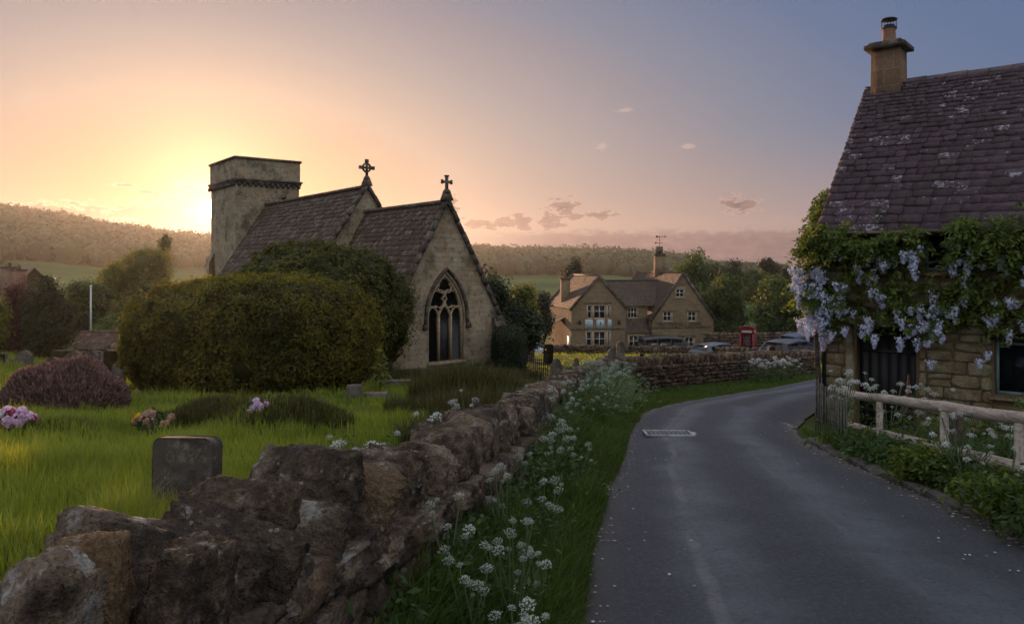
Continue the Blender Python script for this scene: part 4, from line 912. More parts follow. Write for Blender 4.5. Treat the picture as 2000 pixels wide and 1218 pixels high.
# ------------------------------------------------------------------ rail fence, pickets, kerb
def build_fence():
    th = thing('rail_fence', 'weathered round-rail timber fence with square posts in front of the cottage', 'fence', (4.5, 8, gz(4.5, 8)))
    def rail(a, c, r0, r1, seed):
        n = 40; p = np.array([np.array(a)*(1-i/n) + np.array(c)*i/n for i in range(n+1)]); o = np.stack([fbm(p*1.3 + seed, seed, 3), fbm(p*1.3 + seed+9, seed+1, 3), fbm(p*1.3 + seed+19, seed+2, 3)], 1)*.014
        b = MB(); b.tube(p + o, np.linspace(r0, r1, n+1)*(1 + .06*fbm(p*4, seed+3, 2)), 14); return b
    def at(Y): f = (Y-6.2)/(11-6.2); return 4.30 + .46*f
    rail((at(11.05), 11.05, -.13), (at(3.2), 3.2, .80), .054, .062, 1).build('rail', M['timber'], th, smooth=True)
    rail((at(10.9)+.02, 10.9, -.56), (at(3.2)+.02, 3.2, .40), .052, .058, 5).build('rail', M['timber'], th, smooth=True)
    rail((at(10.2)+.02, 10.2, -.92), (at(5.4)+.02, 5.4, -.37), .05, .055, 8).build('rail', M['timber'], th, smooth=True)
    for Y in (9.42, 7.72, 6.38, 4.9):
        x = at(Y); zt = -.13 + (11.05-Y)/(11.05-3.2)*.93 - .03; b = MB(); rg = np.random.default_rng(int(Y*10)); b.box((x-.07, Y, (zt-1.0-.02)/2+.0), (.055, .07, zt+1.0), None); b.build('post', M['timber'], th)
        if Y in (7.72, 4.9): b = MB(); b.box((x+.10, Y+.10, (zt-1.0)/2), (.10, .10, zt+.96), None); b.build('backing_post', M['darkdress'], th)
    b = MB(); b.tube([(at(9.4), 9.42, -.20), (at(8.6), 8.6, -.16), (at(7.72), 7.72, .02)], .004, 4); b.build('wire', M['iron'], th)
    # little paling screen at the far end
    tp = thing('paling_fence', 'short screen of thin upright palings by the corner of the cottage', 'fence', (4.15, 10.2, gz(4.15, 10.2)))
    b = MB(); rg = np.random.default_rng(4)
    A0, A1 = np.array([4.28, 10.75]), np.array([4.02, 9.15])
    for k in range(13):
        q = A0 + (A1-A0)*k/12; g = gz(*q); h = .80 - .012*k + rg.normal(0, .012); b = MB(); b.tube([(q[0], q[1], g-.1), (q[0]+rg.normal(0, .006), q[1], g+h)], .008, 6); b.build('paling', M['darktimber'], tp)
    b = MB()
    for h in (.18, .62): b.tube([(A0[0]+.015, A0[1], gz(*A0)+h), (A1[0]+.015, A1[1], gz(*A1)+h)], .006, 5)
    b.build('tie_wire', M['iron'], tp)
    # kerb stones, each its own
    pl = resample(RR, 400); d = np.concatenate([[0], np.cumsum(np.linalg.norm(np.diff(pl, axis=0), axis=1))]); t = np.interp(3.6, pl[:, 1], d); i = 0; kth = None
    while t < np.interp(9.9, pl[:, 1], d):
        l = rg.uniform(.35, .62); p = np.array([np.interp(t+l/2, d, pl[:, k]) for k in (0, 1)]); q = np.array([np.interp(t+l/2+.1, d, pl[:, k]) for k in (0, 1)]); al = nrm(v2(q-p)); ac = np.cross(ZU, al)
        b = MB(); c = p - ac[:2]*.05; z = gz(*p) - .02; rock(b, (0, 0, 0), (l*.97, .13, .17), np.stack([al, ac, ZU]), int(rg.integers(0, 999)), 7, .10, .2, 1.3, rg.uniform(0, .7)); o = b.build('kerb_stone', M['kerb'], org=(0, 0, 0)); o.location = (c[0], c[1], z)
        tag(o, 'worn low kerb stone edging the lane beneath the flowering garden bank', 'kerb stone', 'kerb stones along the garden edge of the lane'); t += l
    q = CQ(1.72, 1.0, 0); g = -1.3; o = thing('garden_obelisk', 'slim rusty garden obelisk with pointed finial in front of the cottage wall', 'plant support', (q[0], q[1], g))
    tp_ = P(1837, 731, q[1]); b = MB(); apex = np.array([q[0], q[1], tp_[2]])
    hgt = apex[2] - g; 
    for k in range(4):
        a = k*math.pi/2 + .5; e = np.array([math.cos(a)*.22, math.sin(a)*.22, 0]); b.tube([np.array([q[0], q[1], g]) + e, np.array([q[0], q[1], g + hgt*.80]) + e*.12, apex - ZU*.1], .011, 5)
    for f in (.25, .5, .7):
        r = .22*(1-f*.98)+.0; b.strip([np.array([q[0]+r*math.cos(t), q[1]+r*math.sin(t), g+hgt*f]) for t in np.linspace(0, 6.283, 13)[:-1]], ZU, .012, .012, True)
    b.build('frame', M['rust'], o); b = MB(); b.lathe(apex, [(.018, -.18), (.03, -.14), (.012, -.1), (.02, -.05), (.002, .02)], 8); b.build('finial', M['rust'], o)
M['darktimber'] = plain('dark_paling', (.10, .095, .085), .8, var=.3)
M['kerb'] = rockmat('kerb_stone', (.11, .095, .08), (.05, .042, .036), (.17, .15, .13), warm_amt=.1)
M['rust'] = plain('rusted_iron', (.09, .035, .025), .8, var=.3)
build_fence()
# inspection cover in the lane
def build_cover():
    c = P(1305, 847, 10.55); x, y = c[0], c[1]; g = gz(x, y) + .035
    th = thing('manhole_cover', 'pale-rimmed rectangular iron access cover set in the lane', 'manhole cover', (x, y, g)); sl = (gz(x, y+.5) - gz(x, y-.5)); ax = np.stack([nrm(np.array([1, -.06, .0])), nrm(np.array([.06, 1, sl])), nrm(np.array([0, -sl, 1]))])
    def q(a, d, z): return np.array([x, y, g]) + ax[0]*a + ax[1]*d + ax[2]*z
    b = MB(); w_, d_ = .66, .50
    for a, d, sa, sd in ((0, d_/2, w_, .035), (0, -d_/2, w_, .035), (-w_/2+.017, 0, .035, d_-.035), (w_/2-.017, 0, .035, d_-.035)): b.box(q(a, d, .018), (sa, sd, .03), ax)
    b.box(q(w_/2+.02, 0, .016), (.05, .2, .03), ax); b.build('frame', plain('worn_concrete', (.33, .32, .31), .8, var=.3), th)
    b = MB(); b.box(q(0, 0, .012), (w_-.075, d_-.05, .02), ax); cv = b.build('plate', plain('cast_iron', (.05, .05, .055), .5), th)
    b = MB()
    for i in range(9):
        for j in range(6):
            a = -.24 + i*.06; d = -.17 + j*.068; s = 1 if (i+j) % 2 else -1; t3 = np.stack([(ax[0]+s*ax[1])*.7071, (ax[1]-s*ax[0])*.7071, ax[2]]); b.box(q(a, d, .025), (.05, .014, .008), t3)
    b.build('tread_pattern', plain('polished_iron', (.22, .22, .24), .4), cv)
build_cover()
# ------------------------------------------------------------------ the inn down the hill
def build_pub():
    Fv, Bv = v2((.982, .19)), v2((-.19, .982)); O = np.array([5.45, 70., 0]); g = -6.6; ax = np.stack([Fv, Bv, ZU])
    th = thing('village_inn', 'gabled stone inn with two chimneys beyond the churchyard', 'inn', (5.45, 70, g))
    def q(u, v, z): return O + Fv*u + Bv*v + ZU*z
    def uz(zx, zy, v=0.0):
        r = (1030 + zx/4.872 - 1000)/F_PX; X0, Y0 = 5.45 - .19*v, 70 + .982*v; u = (r*Y0 - X0)/(.982 - .19*r); Y = Y0 + .19*u
        return u, EYE - (450 + zy/4.872 - HOR)/F_PX*Y
    def rect(x0, y0, x1, y1, v=0.0):
        a, zt = uz(x0, y0, v); c, zb = uz(x1, y1, v); return a, c, zb, zt
    holes_l = [rect(572, 715, 612, 835), rect(632, 715, 742, 835), rect(764, 715, 784, 835), rect(562, 965, 612, 1112), rect(632, 965, 742, 1112), rect(764, 965, 784, 1112)]
    holes_r = [rect(1415, 560, 1490, 632, -.3), rect(1295, 775, 1370, 860, -.3), rect(1530, 775, 1605, 860, -.3), rect(1500, 1020, 1582, 1118, -.3)]
    hl = lambda h: [(h[0], h[2]), (h[1], h[2]), (h[1], h[3]), (h[0], h[3])]
    def windows(hs, v, parent, bars):
        for h, nm in zip(hs, bars):
            m = (h[0]+h[1])/2; o = v + .10; f = .06; b = MB(); H = h[3]-h[2]; Wd = h[1]-h[0]
            for t in (h[0]+f/2, h[1]-f/2) + tuple(h[0] + Wd*k/(nm+1) for k in range(1, nm+1)): b.box(q(t, o, (h[2]+h[3])/2), (f, .06, H), ax)
            for z in (h[2]+f/2, h[3]-f/2, h[2]+H*.55): b.box(q(m, o-.004, z), (Wd-.01, .056, f*.8), ax)
            w_ = b.build('window', M['paint_white'], parent)
            b = MB(); b.box(q(m, o+.02, (h[2]+h[3])/2), (Wd-.05, .01, H-.05), ax); b.build('pane', M['glass'], w_)
            b = MB(); e = .10
            for t in (h[0]-e/2, h[1]+e/2): b.box(q(t, v-.012, (h[2]+h[3])/2), (e, .05, H+.02), ax)
            b.box(q(m, v-.014, h[2]-.06), (Wd+.3, .09, .10), ax); b.box(q(m, v-.013, h[3]+.07), (Wd+.2, .06, .12), ax); b.build('stone_surround', M['dressed'], w_)
    def gable_range(u0, u1, v0, v1, ez, az, holes, nm, ov=.22):
        m = (u0+u1)/2; W_ = u1-u0; b = MB()
        b.wall(q(0, v0, 0), Fv, -Bv, [(u0, g), (u1, g), (u1, ez), (m, az-.12), (u0, ez)], [hl(h) for h in holes], .18)
        b.wall(q(0, v1, 0), Fv, Bv, [(u0, g), (u1, g), (u1, ez), (m, az-.12), (u0, ez)])
        for u, n in ((u0, -Fv), (u1, Fv)): b.wall(q(u, v0, 0), Bv, n, [(0, g), (v1-v0, g), (v1-v0, ez), (0, ez)])
        w_ = b.build('wall', M['pub'], th, uv=True); b = MB(); ph = math.atan2(az-ez, W_/2); sl = (W_/2)/math.cos(ph) + ov
        for e in (-1, 1):
            up = -e*Fv*math.cos(ph) + ZU*math.sin(ph); n = e*Fv*math.sin(ph) + ZU*math.cos(ph); o_ = q(m + e*W_/2, v0-.12, ez) - up*ov + n*.04; LL = v1-v0+.24
            b.add([o_ - n*.03, o_ + Bv*LL - n*.03, o_ + Bv*LL + up*sl - n*.03, o_ + up*sl - n*.03], [(0, 1, 2, 3)], .2)
            roof_tiles(b, o_, Bv, up, LL, sl-.03, n, .30, .18, (.25, .5), .028, np.random.default_rng(int(u0*7)+e+50), lift=.5)
        r_ = b.build('roof', M['pubtile'], th); b = MB()
        for e in (-1, 1):
            a = q(m + e*(W_/2+.20), v0-.10, ez-.20*math.tan(ph)); c = q(m, v0-.10, az+.04); d = nrm(c-a); n = nrm(np.cross(d, Bv)); n = n if n[2] > 0 else -n; b.box((a+c)/2 - n*.02, (np.linalg.norm(c-a), .09, .24), np.stack([d, Bv, n]), .1)
        b.build('bargeboard', M['darkdress'], r_); b = MB()
        for e in (-1, 1):
            a = q(m + e*(W_/2+.12), v1, ez); c = q(m, v1, az+.1); d = nrm(c-a); n = nrm(np.cross(d, Bv)); n = n if n[2] > 0 else -n; b.box((a+c)/2 + n*.04, (np.linalg.norm(c-a), .3, .2), np.stack([d, Bv, n]), .2)
        b.build('gable_coping', M['darkdress'], r_); b = MB(); b.box(q(m, (v0+v1)/2, az+.06), (.28, v1-v0, .12), ax); b.build('ridge', M['pubtile'], r_); return w_, r_
    wl, rl = gable_range(0, 5.25, 0, 8.6, -2.1, .80, holes_l, 'left'); windows(holes_l, 0, wl, (0, 1, 0, 0, 1, 0))
    wr, rr = gable_range(7.68, 13.85, -.3, 11.4, -3.12, 1.05, holes_r, 'right'); windows(holes_r, -.3, wr, (1, 1, 1, 1))
    # string courses, hood moulds, boards
    def band(wp, x0, x1, zy, v, hh=.10, pr=.05):
        a, z = uz(x0, zy, v); c, z2 = uz(x1, zy, v); b = MB(); b.box((q(a, v-pr/2, z) + q(c, v-pr/2, z))/2, (c-a, pr, hh), ax); b.build('string_course', M['darkdress'], wp)
    band(wl, 410, 925, 942, -.002); band(wl, 540, 800, 690, -.003, .09, .12); band(wr, 1190, 1740, 925, -.303); band(wr, 1285, 1400, 766, -.304, .08, .1); band(wr, 1515, 1640, 766, -.305, .08, .1); band(wr, 1440, 1600, 1003, -.304, .08, .1); band(wr, 1445, 1500, 510, -.304, .12, .03)
    for k, (x0, x1) in enumerate(((548, 621), (657, 731), (763, 799))):
        a, c, zb, zt = rect(x0, 848, x1, 932); b = MB(); b.box(q((a+c)/2, -.045, (zb+zt)/2), (c-a, .05, zt-zb), ax); s = b.build('sign_board', M['paint_blue'], wl)
        b = MB(); m = (a+c)/2; zm = (zb+zt)/2
        if k == 1:
            pl = [(0, .24), (.10, .06), (.07, -.03), (.13, -.14), (.03, -.12), (.03, -.22), (-.03, -.22), (-.03, -.12), (-.13, -.14), (-.07, -.03), (-.10, .06)]
            b.prism(pl, q(m, -.072, zm+.02), Fv, ZU, -Bv, .006)
        else:
            for j in range(4): b.box(q(m, -.0735, zt - .22 - j*.22), ((c-a)*(.7 if j % 2 else .55), .006, .045), ax)
        b.build('painted_emblem' if k == 1 else 'painted_lines', plain('faded_lettering', (.14, .19, .20), .7), s)
    try:
        cu = bpy.data.curves.new('letters', 'FONT'); cu.body = 'SNOWSHILL ARMS'; cu.size = .62; cu.extrude = .02; cu.align_x = 'CENTER'; to = bpy.data.objects.new('letters', cu); COL.objects.link(to)
        dg = bpy.context.evaluated_depsgraph_get(); me = bpy.data.meshes.new_from_object(to.evaluated_get(dg)); bpy.data.objects.remove(to); bpy.data.curves.remove(cu)
        a, z = uz(1240, 915, -.3); c, _ = uz(1655, 915, -.3); ws = [v.co.x for v in me.vertices]; sx = (c-a)/(max(ws)-min(ws)); m = q((a+c)/2, -.335, z)
        for v in me.vertices:
            p = m + Fv*v.co.x*sx + ZU*v.co.y - Bv*v.co.z - th.location.to_tuple() if False else m + Fv*v.co.x*sx + ZU*v.co.y - Bv*v.co.z; v.co = Vector(tuple(p - np.array(th.location)))
        lo = bpy.data.objects.new('lettering', me); COL.objects.link(lo); lo.parent = wr; me.materials.append(plain('aged_letters', (.10, .075, .05), .6))
    except Exception as e: print('text', e)
    # middle range
    b = MB(); mw = rect(955, 735, 1045, 830, 1.0); b.wall(q(0, 1.0, 0), Fv, -Bv, [(5.2, g), (7.75, g), (7.75, -1.95), (5.2, -1.95)], [hl(mw)], .18); wm = b.build('wall', M['pub'], th, uv=True); windows([mw], 1.0, wm, (2,))
    b = MB(); rise = 2.3; run = 3.6; ph = math.atan2(rise, run); up = Bv*math.cos(ph) + ZU*math.sin(ph); n = -Bv*math.sin(ph) + ZU*math.cos(ph); o_ = q(2.7, .78, -2.08); sl = run/math.cos(ph) + .25
    b.add([o_, o_ + Fv*8, o_ + Fv*8 + up*sl, o_ + up*sl], [(0, 1, 2, 3)], .2); roof_tiles(b, o_ + n*.02, Fv, up, 8.0, sl, n, .30, .2, (.25, .5), .028, np.random.default_rng(61), lift=.5)
    o2 = q(2.7, .78 + 2*run, -2.08); up2 = -Bv*math.cos(ph) + ZU*math.sin(ph); b.add([o2, o2 + Fv*8, o2 + Fv*8 + up2*sl, o2 + up2*sl], [(3, 2, 1, 0)], .2); r_ = b.build('roof', M['pubtile'], th)
    # lean-to with its window between the gables
    lw = rect(968, 1003, 1100, 1112, -.1); b = MB(); b.wall(q(0, -.1, 0), Fv, -Bv, [(5.26, g), (7.62, g), (7.62, -4.45), (5.26, -4.45)], [hl(lw)], .15); b.wall(q(7.4, -.1, 0), Bv, Fv, [(0, g), (1.1, g), (1.1, -3.3), (0, -4.45)]); w_ = b.build('wall', M['pub'], th, uv=True); windows([lw], -.1, w_, (2,))
    b = MB(); up = nrm(Bv*1.2 + ZU*1.35); n = nrm(-Bv*1.35 + ZU*1.2); o_ = q(5.26, -.22, -4.52); b.add([o_, o_ + Fv*2.35, o_ + Fv*2.35 + up*1.75, o_ + up*1.75], [(0, 1, 2, 3)], .2); roof_tiles(b, o_, Fv, up, 2.35, 1.72, n, .26, .2, (.22, .42), .025, np.random.default_rng(66), lift=.5); b.build('lean_to_roof', M['pubtile'], th)
    # side porch on the left
    b = MB(); up = nrm(Fv*2.0 + ZU*1.25); n = nrm(-Fv*1.25 + ZU*2.0); o_ = q(-2.35, 2.2, -4.60); LL = 4.0; b.add([o_, o_ + Bv*LL, o_ + Bv*LL + up*2.7, o_ + up*2.7], [(3, 2, 1, 0)], .2); roof_tiles(b, o_, Bv, up, LL, 2.75, n, .28, .2, (.25, .5), .028, np.random.default_rng(67), lift=.5); pr = b.build('porch_roof', M['pubtile'], th)
    b = MB()
    for v in (2.35, 4.0, 5.9): b.box(q(-2.1, v, (g-4.55)/2), (.14, .14, -4.55-g), ax)
    for v in np.linspace(2.6, 5.7, 9): b.box(q(-2.1, v, -5.2), (.05, .05, 1.2), ax)
    for z in (-4.7, -5.25, -5.8): b.box(q(-2.1, 4.1, z), (.06, 3.5, .05), ax)
    b.build('porch_frame', M['timber'], pr)
    b = MB(); b.box(q(-.04, .75, -5.35), (.06, .95, 1.15), ax); b.build('notice_board', M['paint_white'], wl)
    # chimneys
    b = MB(); b.box(q(.55, 4.3, -1.2), (.80, .85, 3.3), ax, .5, .95); b.build('chimney', M['pub'], rl, uv=True)
    b = MB(); b.box(q(.55, 4.3, .51), (.98, 1.02, .14), ax); b.build('chimney_cap', M['darkdress'], rl); b = MB(); b.lathe(q(.55, 4.3, .55), [(.15, 0), (.12, .45), (.14, .47), (.14, .52)], 10); b.build('chimney_pot', M['clay'], rl)
    b = MB(); b.box(q(10.76, 5.6, 1.7), (.86, .86, 2.3), ax, .5, .95); b.build('chimney', M['pub'], rr, uv=True)
    b = MB(); b.box(q(10.76, 5.6, 2.88), (1.1, 1.1, .14), ax); b.build('chimney_cap', M['darkdress'], rr)
    for e in (-.19, .19):
        b = MB(); b.box(q(10.76+e, 5.6, 3.32), (.30, .40, .76), ax, .5, .9); b.build('chimney_shaft', M['darkdress'], rr)
    b = MB(); c = q(10.80, 5.6, 0); b.tube([c + ZU*3.6, c + ZU*4.85], .025, 6); b.box(c + ZU*4.72 + Fv*.1, (.95, .03, .05), ax); b.box(c + ZU*4.72 - Fv*.28, (.22, .03, .2), ax); b.prism([(.55, -.1), (.75, 0), (.55, .1)], c + ZU*4.72, Fv, ZU, Bv, .03); b.box(c + ZU*4.08, (.75, .03, .035), ax); b.box(c + ZU*4.08, (.03, .75, .035), ax); b.box(c + ZU*4.08 - Fv*.4, (.2, .03, .14), ax); b.build('weathervane', M['iron'], rr)
    a, z0 = uz(1178, 845, -.3); b = MB(); b.tube([q(a, -.36, -3.3), q(a, -.36, g)], .05, 6); b.build('downpipe', M['iron'], wr)
    for zx in (490, 862):
        a, z = uz(zx, 880, 0); b = MB(); b.tube([q(a, -.02, z+.32), q(a, -.35, z+.30)], .02, 5); b.lathe(q(a, -.35, z-.12), [(.10, 0), (.16, .30), (.10, .36), (.02, .42)], 6); b.build('wall_lantern', M['iron'], wl)
build_pub()

# ------------------------------------------------------------------ telephone box
def build_phone():
    Y = 50.0; c = P(1460, 637, Y); x = c[0]; top = c[2]; g = gz(x, Y) - .05; H = top - g
    th = thing('telephone_box', 'red domed telephone box behind the churchyard wall', 'telephone box', (x, Y, g)); an = R(-24)
    X, Yv = v2((math.cos(an), math.sin(an))), v2((-math.sin(an), math.cos(an))); ax = np.stack([X, Yv, ZU]); o = np.array([x, Y, g]); w_ = .92
    def q(a, d, z): return o + X*a + Yv*d + ZU*z
    b = MB(); b.box(q(0, 0, .05), (w_+.06, w_+.06, .12), ax); zt = H - .50
    for a in (-1, 1):
        for d in (-1, 1): b.box(q(a*(w_/2-.06), d*(w_/2-.06), .1 + zt/2), (.12, .12, zt), ax)
    b.box(q(0, 0, zt+.18), (w_, w_, .26), ax); b.build('body', M['red_paint'], th)
    b = MB(); r = w_/2
    prof = []
    for k in range(7): b.box(q(0, 0, zt + .33 + .17*math.sin(k/6*1.35)*.9), ((w_-.02)*math.cos(k/6*1.2), (w_-.02)*math.cos(k/6*1.2), .06), ax)
    b.box(q(0, 0, zt+.32), (w_+.06, w_+.06, .05), ax)
    for d, s in ((-Yv, X), (Yv, X), (X, Yv), (-X, Yv)): b.prism(arc_pts(0, 0, .47, 0, math.pi, 10), q(0, 0, zt+.33) + d*(w_/2-.03), s, ZU*.4, d, .05)
    b.build('roof', M['red_paint'], th)
    for d, s in ((-Yv, X), (X, Yv), (-X, Yv), (Yv, X)):
        b = MB(); b.box(o + d*(w_/2+.004) + ZU*(zt+.17), (.62, .02, .14), np.stack([s, d, ZU])); sg = b.build('sign', M['paint_white'], th)
        try:
            cu = bpy.data.curves.new('t', 'FONT'); cu.body = 'TELEPHONE'; cu.size = .12; cu.align_x = 'CENTER'; to = bpy.data.objects.new('t', cu); COL.objects.link(to)
            me = bpy.data.meshes.new_from_object(to.evaluated_get(bpy.context.evaluated_depsgraph_get())); bpy.data.objects.remove(to); bpy.data.curves.remove(cu); ss = s if np.cross(s, ZU) @ d > 0 else -s
            for v in me.vertices: p = d*(w_/2+.017) + ZU*(zt+.13) + ss*v.co.x*.8 + ZU*v.co.y; v.co = Vector(tuple(p))
            lo = bpy.data.objects.new('lettering', me); COL.objects.link(lo); lo.parent = sg; me.materials.append(M['iron'])
        except Exception as e: print(e)
        b = MB(); 
        for k in range(9): b.box(o + d*(w_/2-.05) + ZU*(.35 + k*(zt-.42)/8), (w_-.22, .03, .03), np.stack([s, d, ZU]))
        for e in (-.2, .2): b.box(o + d*(w_/2-.052) + s*e + ZU*(.2+zt/2), (.03, .028, zt-.3), np.stack([s, d, ZU]))
        b.box(o + d*(w_/2-.054) + ZU*.25, (w_-.2, .03, .24), np.stack([s, d, ZU])); dr = b.build('door' if d is not Yv else 'back_panel', M['red_paint'], th)
        b = MB(); b.box(o + d*(w_/2-.06) + ZU*(.2+zt/2), (w_-.22, .008, zt-.2), np.stack([s, d, ZU])); b.build('pane', M['glass'], dr)
build_phone()

# ------------------------------------------------------------------ cars
def carpaint(name, c, rough=.22):
    m, t, out = newmat(name); n = t.noise(objc(t), 3, 4); col = t.mix(t.mapr(n, .4, .7, 0, .35), c, tuple(a*.6 + .02 for a in c)); finish(t, out, col, rough, None, spec=.3, **{'Coat Weight': .25, 'Coat Roughness': .1}); return m
M['carglass'] = glassmat('car_glass', (.006, .007, .008), .2)
M['tyre'] = plain('tyre_rubber', (.012, .012, .012), .8); M['alloy'] = plain('alloy_wheel', (.35, .35, .36), .35, .8); M['tail'] = plain('red_lamp', (.25, .01, .01), .25); M['headlamp'] = plain('clear_lamp', (.55, .55, .55), .15)
def car(name, label, loc, rot, prof, hw, paint, wheel=.33, cat='car'):
    """prof: stations along the length, rear to front: (y, z_low, z_belt, z_roof, half width belt, half width roof)"""
    th = thing(name, label, cat, loc, rot); n = len(prof)
    v = []; f = []
    for y, zl, zb, zr, wb, wr in prof:
        pr = [(wb*.88, zl), (wb, zl+.12), (wb*1.01, (zl+zb)/2), (wb*.97, zb), ((wb*.97*.12+wr*.88), zb*.12+zr*.88), (wr*.80, zr)]
        if zr - zb < .06: pr[4] = (wr*.9, zb*.4+zr*.6); 
        ring = [(-a, y, z) for a, z in pr] + [(a, y, z) for a, z in pr[::-1]]; v += ring
    k = 12
    for i in range(n-1):
        for j in range(k): f.append((i*k+j, (i+1)*k+j, (i+1)*k+(j+1) % k, i*k+(j+1) % k))
    f += [tuple(range(k))[::-1][::-1], tuple((n-1)*k+j for j in range(k))[::-1]]
    b = MB(); b.add(v, f); bd = b.build('body', paint, th, smooth=False)
    md = bd.modifiers.new('b', 'BEVEL'); md.width = .035; md.segments = 2; md.limit_method = 'ANGLE'; md.angle_limit = R(25)
    cab = [p for p in prof if p[3] - p[2] > .12]; ins = .012
    for e in (-1, 1):
        for a, c in zip(cab[:-1], cab[1:]):
            b = MB(); m = .09
            def pt(p, f): 
                zb, zr, wb, wr = p[2], p[3], p[4], p[5]; s = f; return np.array([e*((wb*.97)*(1-s*.88/.88) + (wb*.97*.12+wr*.88)*s + ins), p[0], zb + (zr-zb)*.88*s])
            L0, L1 = np.array(pt(a, .1)), np.array(pt(c, .1)); U0, U1 = pt(a, .86), pt(c, .86); d = (L1-L0)/np.linalg.norm(L1-L0); L0 += d*m/2; L1 -= d*m/2; U0 = U0 + d*m/2; U1 = U1 - d*m/2
            w3 = np.array([e*.012, 0, 0]); b.add([L0, L1, U1, U0, L0-w3, L1-w3, U1-w3, U0-w3], [(0, 1, 2, 3), (4, 5, 6, 7), (0, 1, 5, 4), (1, 2, 6, 5), (2, 3, 7, 6), (3, 0, 4, 7)]); b.build('side_window', M['carglass'], th)
    for (lo, hi), nm in (((prof.index(cab[0])-1, prof.index(cab[0])), 'rear_window'), ((prof.index(cab[-1])+1, prof.index(cab[-1])), 'windscreen')):
        a, c = prof[max(lo, 0)], prof[hi]; za = max(a[2], a[3]) ; A_ = np.array([0, a[0], za]); C_ = np.array([0, c[0], c[3]]); d = C_-A_; nn = nrm(np.array([0, -d[2], d[1]])); nn = nn if nn[2] > 0 else -nn; wa, wc = a[4]*.80, c[5]*.74
        p = [A_ + d*.14 + nn*.02 + np.array([-wa, 0, 0]), A_ + d*.14 + nn*.02 + np.array([wa, 0, 0]), A_ + d*.90 + nn*.02 + np.array([wc, 0, 0]), A_ + d*.90 + nn*.02 + np.array([-wc, 0, 0])]; b = MB(); b.add(p + [x - nn*.015 for x in p], [(0, 1, 2, 3), (7, 6, 5, 4), (0, 1, 5, 4), (1, 2, 6, 5), (2, 3, 7, 6), (3, 0, 4, 7)]); b.build(nm, M['carglass'], th)
    y0, y1 = prof[0][0], prof[-1][0]; Lc = y1-y0
    for y in (y0 + Lc*.19, y1 - Lc*.19):
        for e in (-1, 1):
            b = MB(); a = np.linspace(0, 2*math.pi, 21)[:-1]; cx = e*(hw-.10)
            b.tube([(cx-.11, y, wheel), (cx-.10, y, wheel), (cx+.10, y, wheel), (cx+.11, y, wheel)], [wheel*.9, wheel, wheel, wheel*.9], 20); wh = b.build('wheel', M['tyre'], th); b = MB(); b.tube([(cx+e*.09, y, wheel), (cx+e*.118, y, wheel)], [wheel*.62, wheel*.6], 16); b.build('rim', M['alloy'], wh)
    for e in (-1, 1):
        b = MB(); b.box((e*hw*.78, y0+.02, prof[0][2]-.16), (hw*.34, .12, .17)); b.build('tail_light', M['tail'], th); b = MB(); b.box((e*hw*.72, y1-.03, prof[-1][2]-.08), (hw*.4, .12, .13)); b.build('headlight', M['headlamp'], th)
        b = MB(); c = cab[-1]; b.box((e*(c[4]+.09), c[0]+.12, c[2]+.07), (.17, .10, .13)); b.build('wing_mirror', paint, th)
    b = MB(); b.box((0, y0-.01, .52), (.52, .02, .11)); b.build('number_plate', M['paint_white'], th); return th
suv = [(-2.3, .42, .95, .98, .84, .72), (-2.2, .30, 1.02, 1.06, .90, .80), (-1.75, .28, 1.06, 1.56, .93, .70), (-.6, .27, 1.04, 1.66, .94, .72), (.35, .27, 1.02, 1.63, .94, .72), (.98, .27, 1.01, 1.34, .94, .74), (1.2, .27, 1.02, 1.07, .93, .8), (2.05, .30, .88, .93, .90, .78), (2.32, .42, .74, .78, .80, .7)]
hatch = [(-1.95, .40, .82, .86, .80, .68), (-1.85, .28, .92, .97, .85, .74), (-1.35, .26, .95, 1.36, .86, .62), (-.35, .25, .93, 1.46, .87, .64), (.35, .25, .92, 1.42, .87, .64), (1.0, .25, .92, 1.12, .87, .7), (1.15, .25, .92, .97, .86, .74), (1.8, .28, .78, .82, .83, .7), (2.0, .38, .66, .70, .75, .62)]
van = [(-2.3, .42, 1.0, 1.04, .86, .76), (-2.24, .30, 1.1, 1.72, .93, .78), (-1.2, .28, 1.1, 1.86, .95, .80), (0, .27, 1.1, 1.86, .95, .80), (1.0, .27, 1.08, 1.76, .95, .80), (1.75, .27, 1.06, 1.12, .94, .82), (2.25, .32, .95, .99, .90, .78), (2.42, .42, .8, .84, .82, .7)]
def put(x, Y): return (x, Y, gz(x, Y) + .0)
car('parked_car', 'dark estate car parked on the lane to the right of the telephone box', put(16.7, 45.5), R(-52), suv, .94, carpaint('dark_blue_paint', (.02, .024, .035)))
car('parked_car', 'low pale-roofed hatchback parked to the left of the telephone box', put(13.75, 51.0), R(-58), hatch, .87, carpaint('slate_blue_paint', (.06, .08, .095)))
car('parked_car', 'black van-like car parked in front of the right gable of the inn', put(12.9, 63.5), R(-78), van, .95, carpaint('black_paint', (.012, .013, .016)), cat='car')
car('parked_car', 'silver car parked at the left end of the inn by the porch', put(1.55, 64), R(12), hatch, .87, carpaint('silver_paint', (.42, .46, .50)))
car('parked_van', 'dark blue van half hidden behind the estate car near the hanging blossom', put(20.4, 51.5), R(-70), [(a, b_, c*1.12, d*1.15, e, f) for a, b_, c, d, e, f in van], .95, carpaint('navy_paint', (.03, .05, .085)), cat='van')
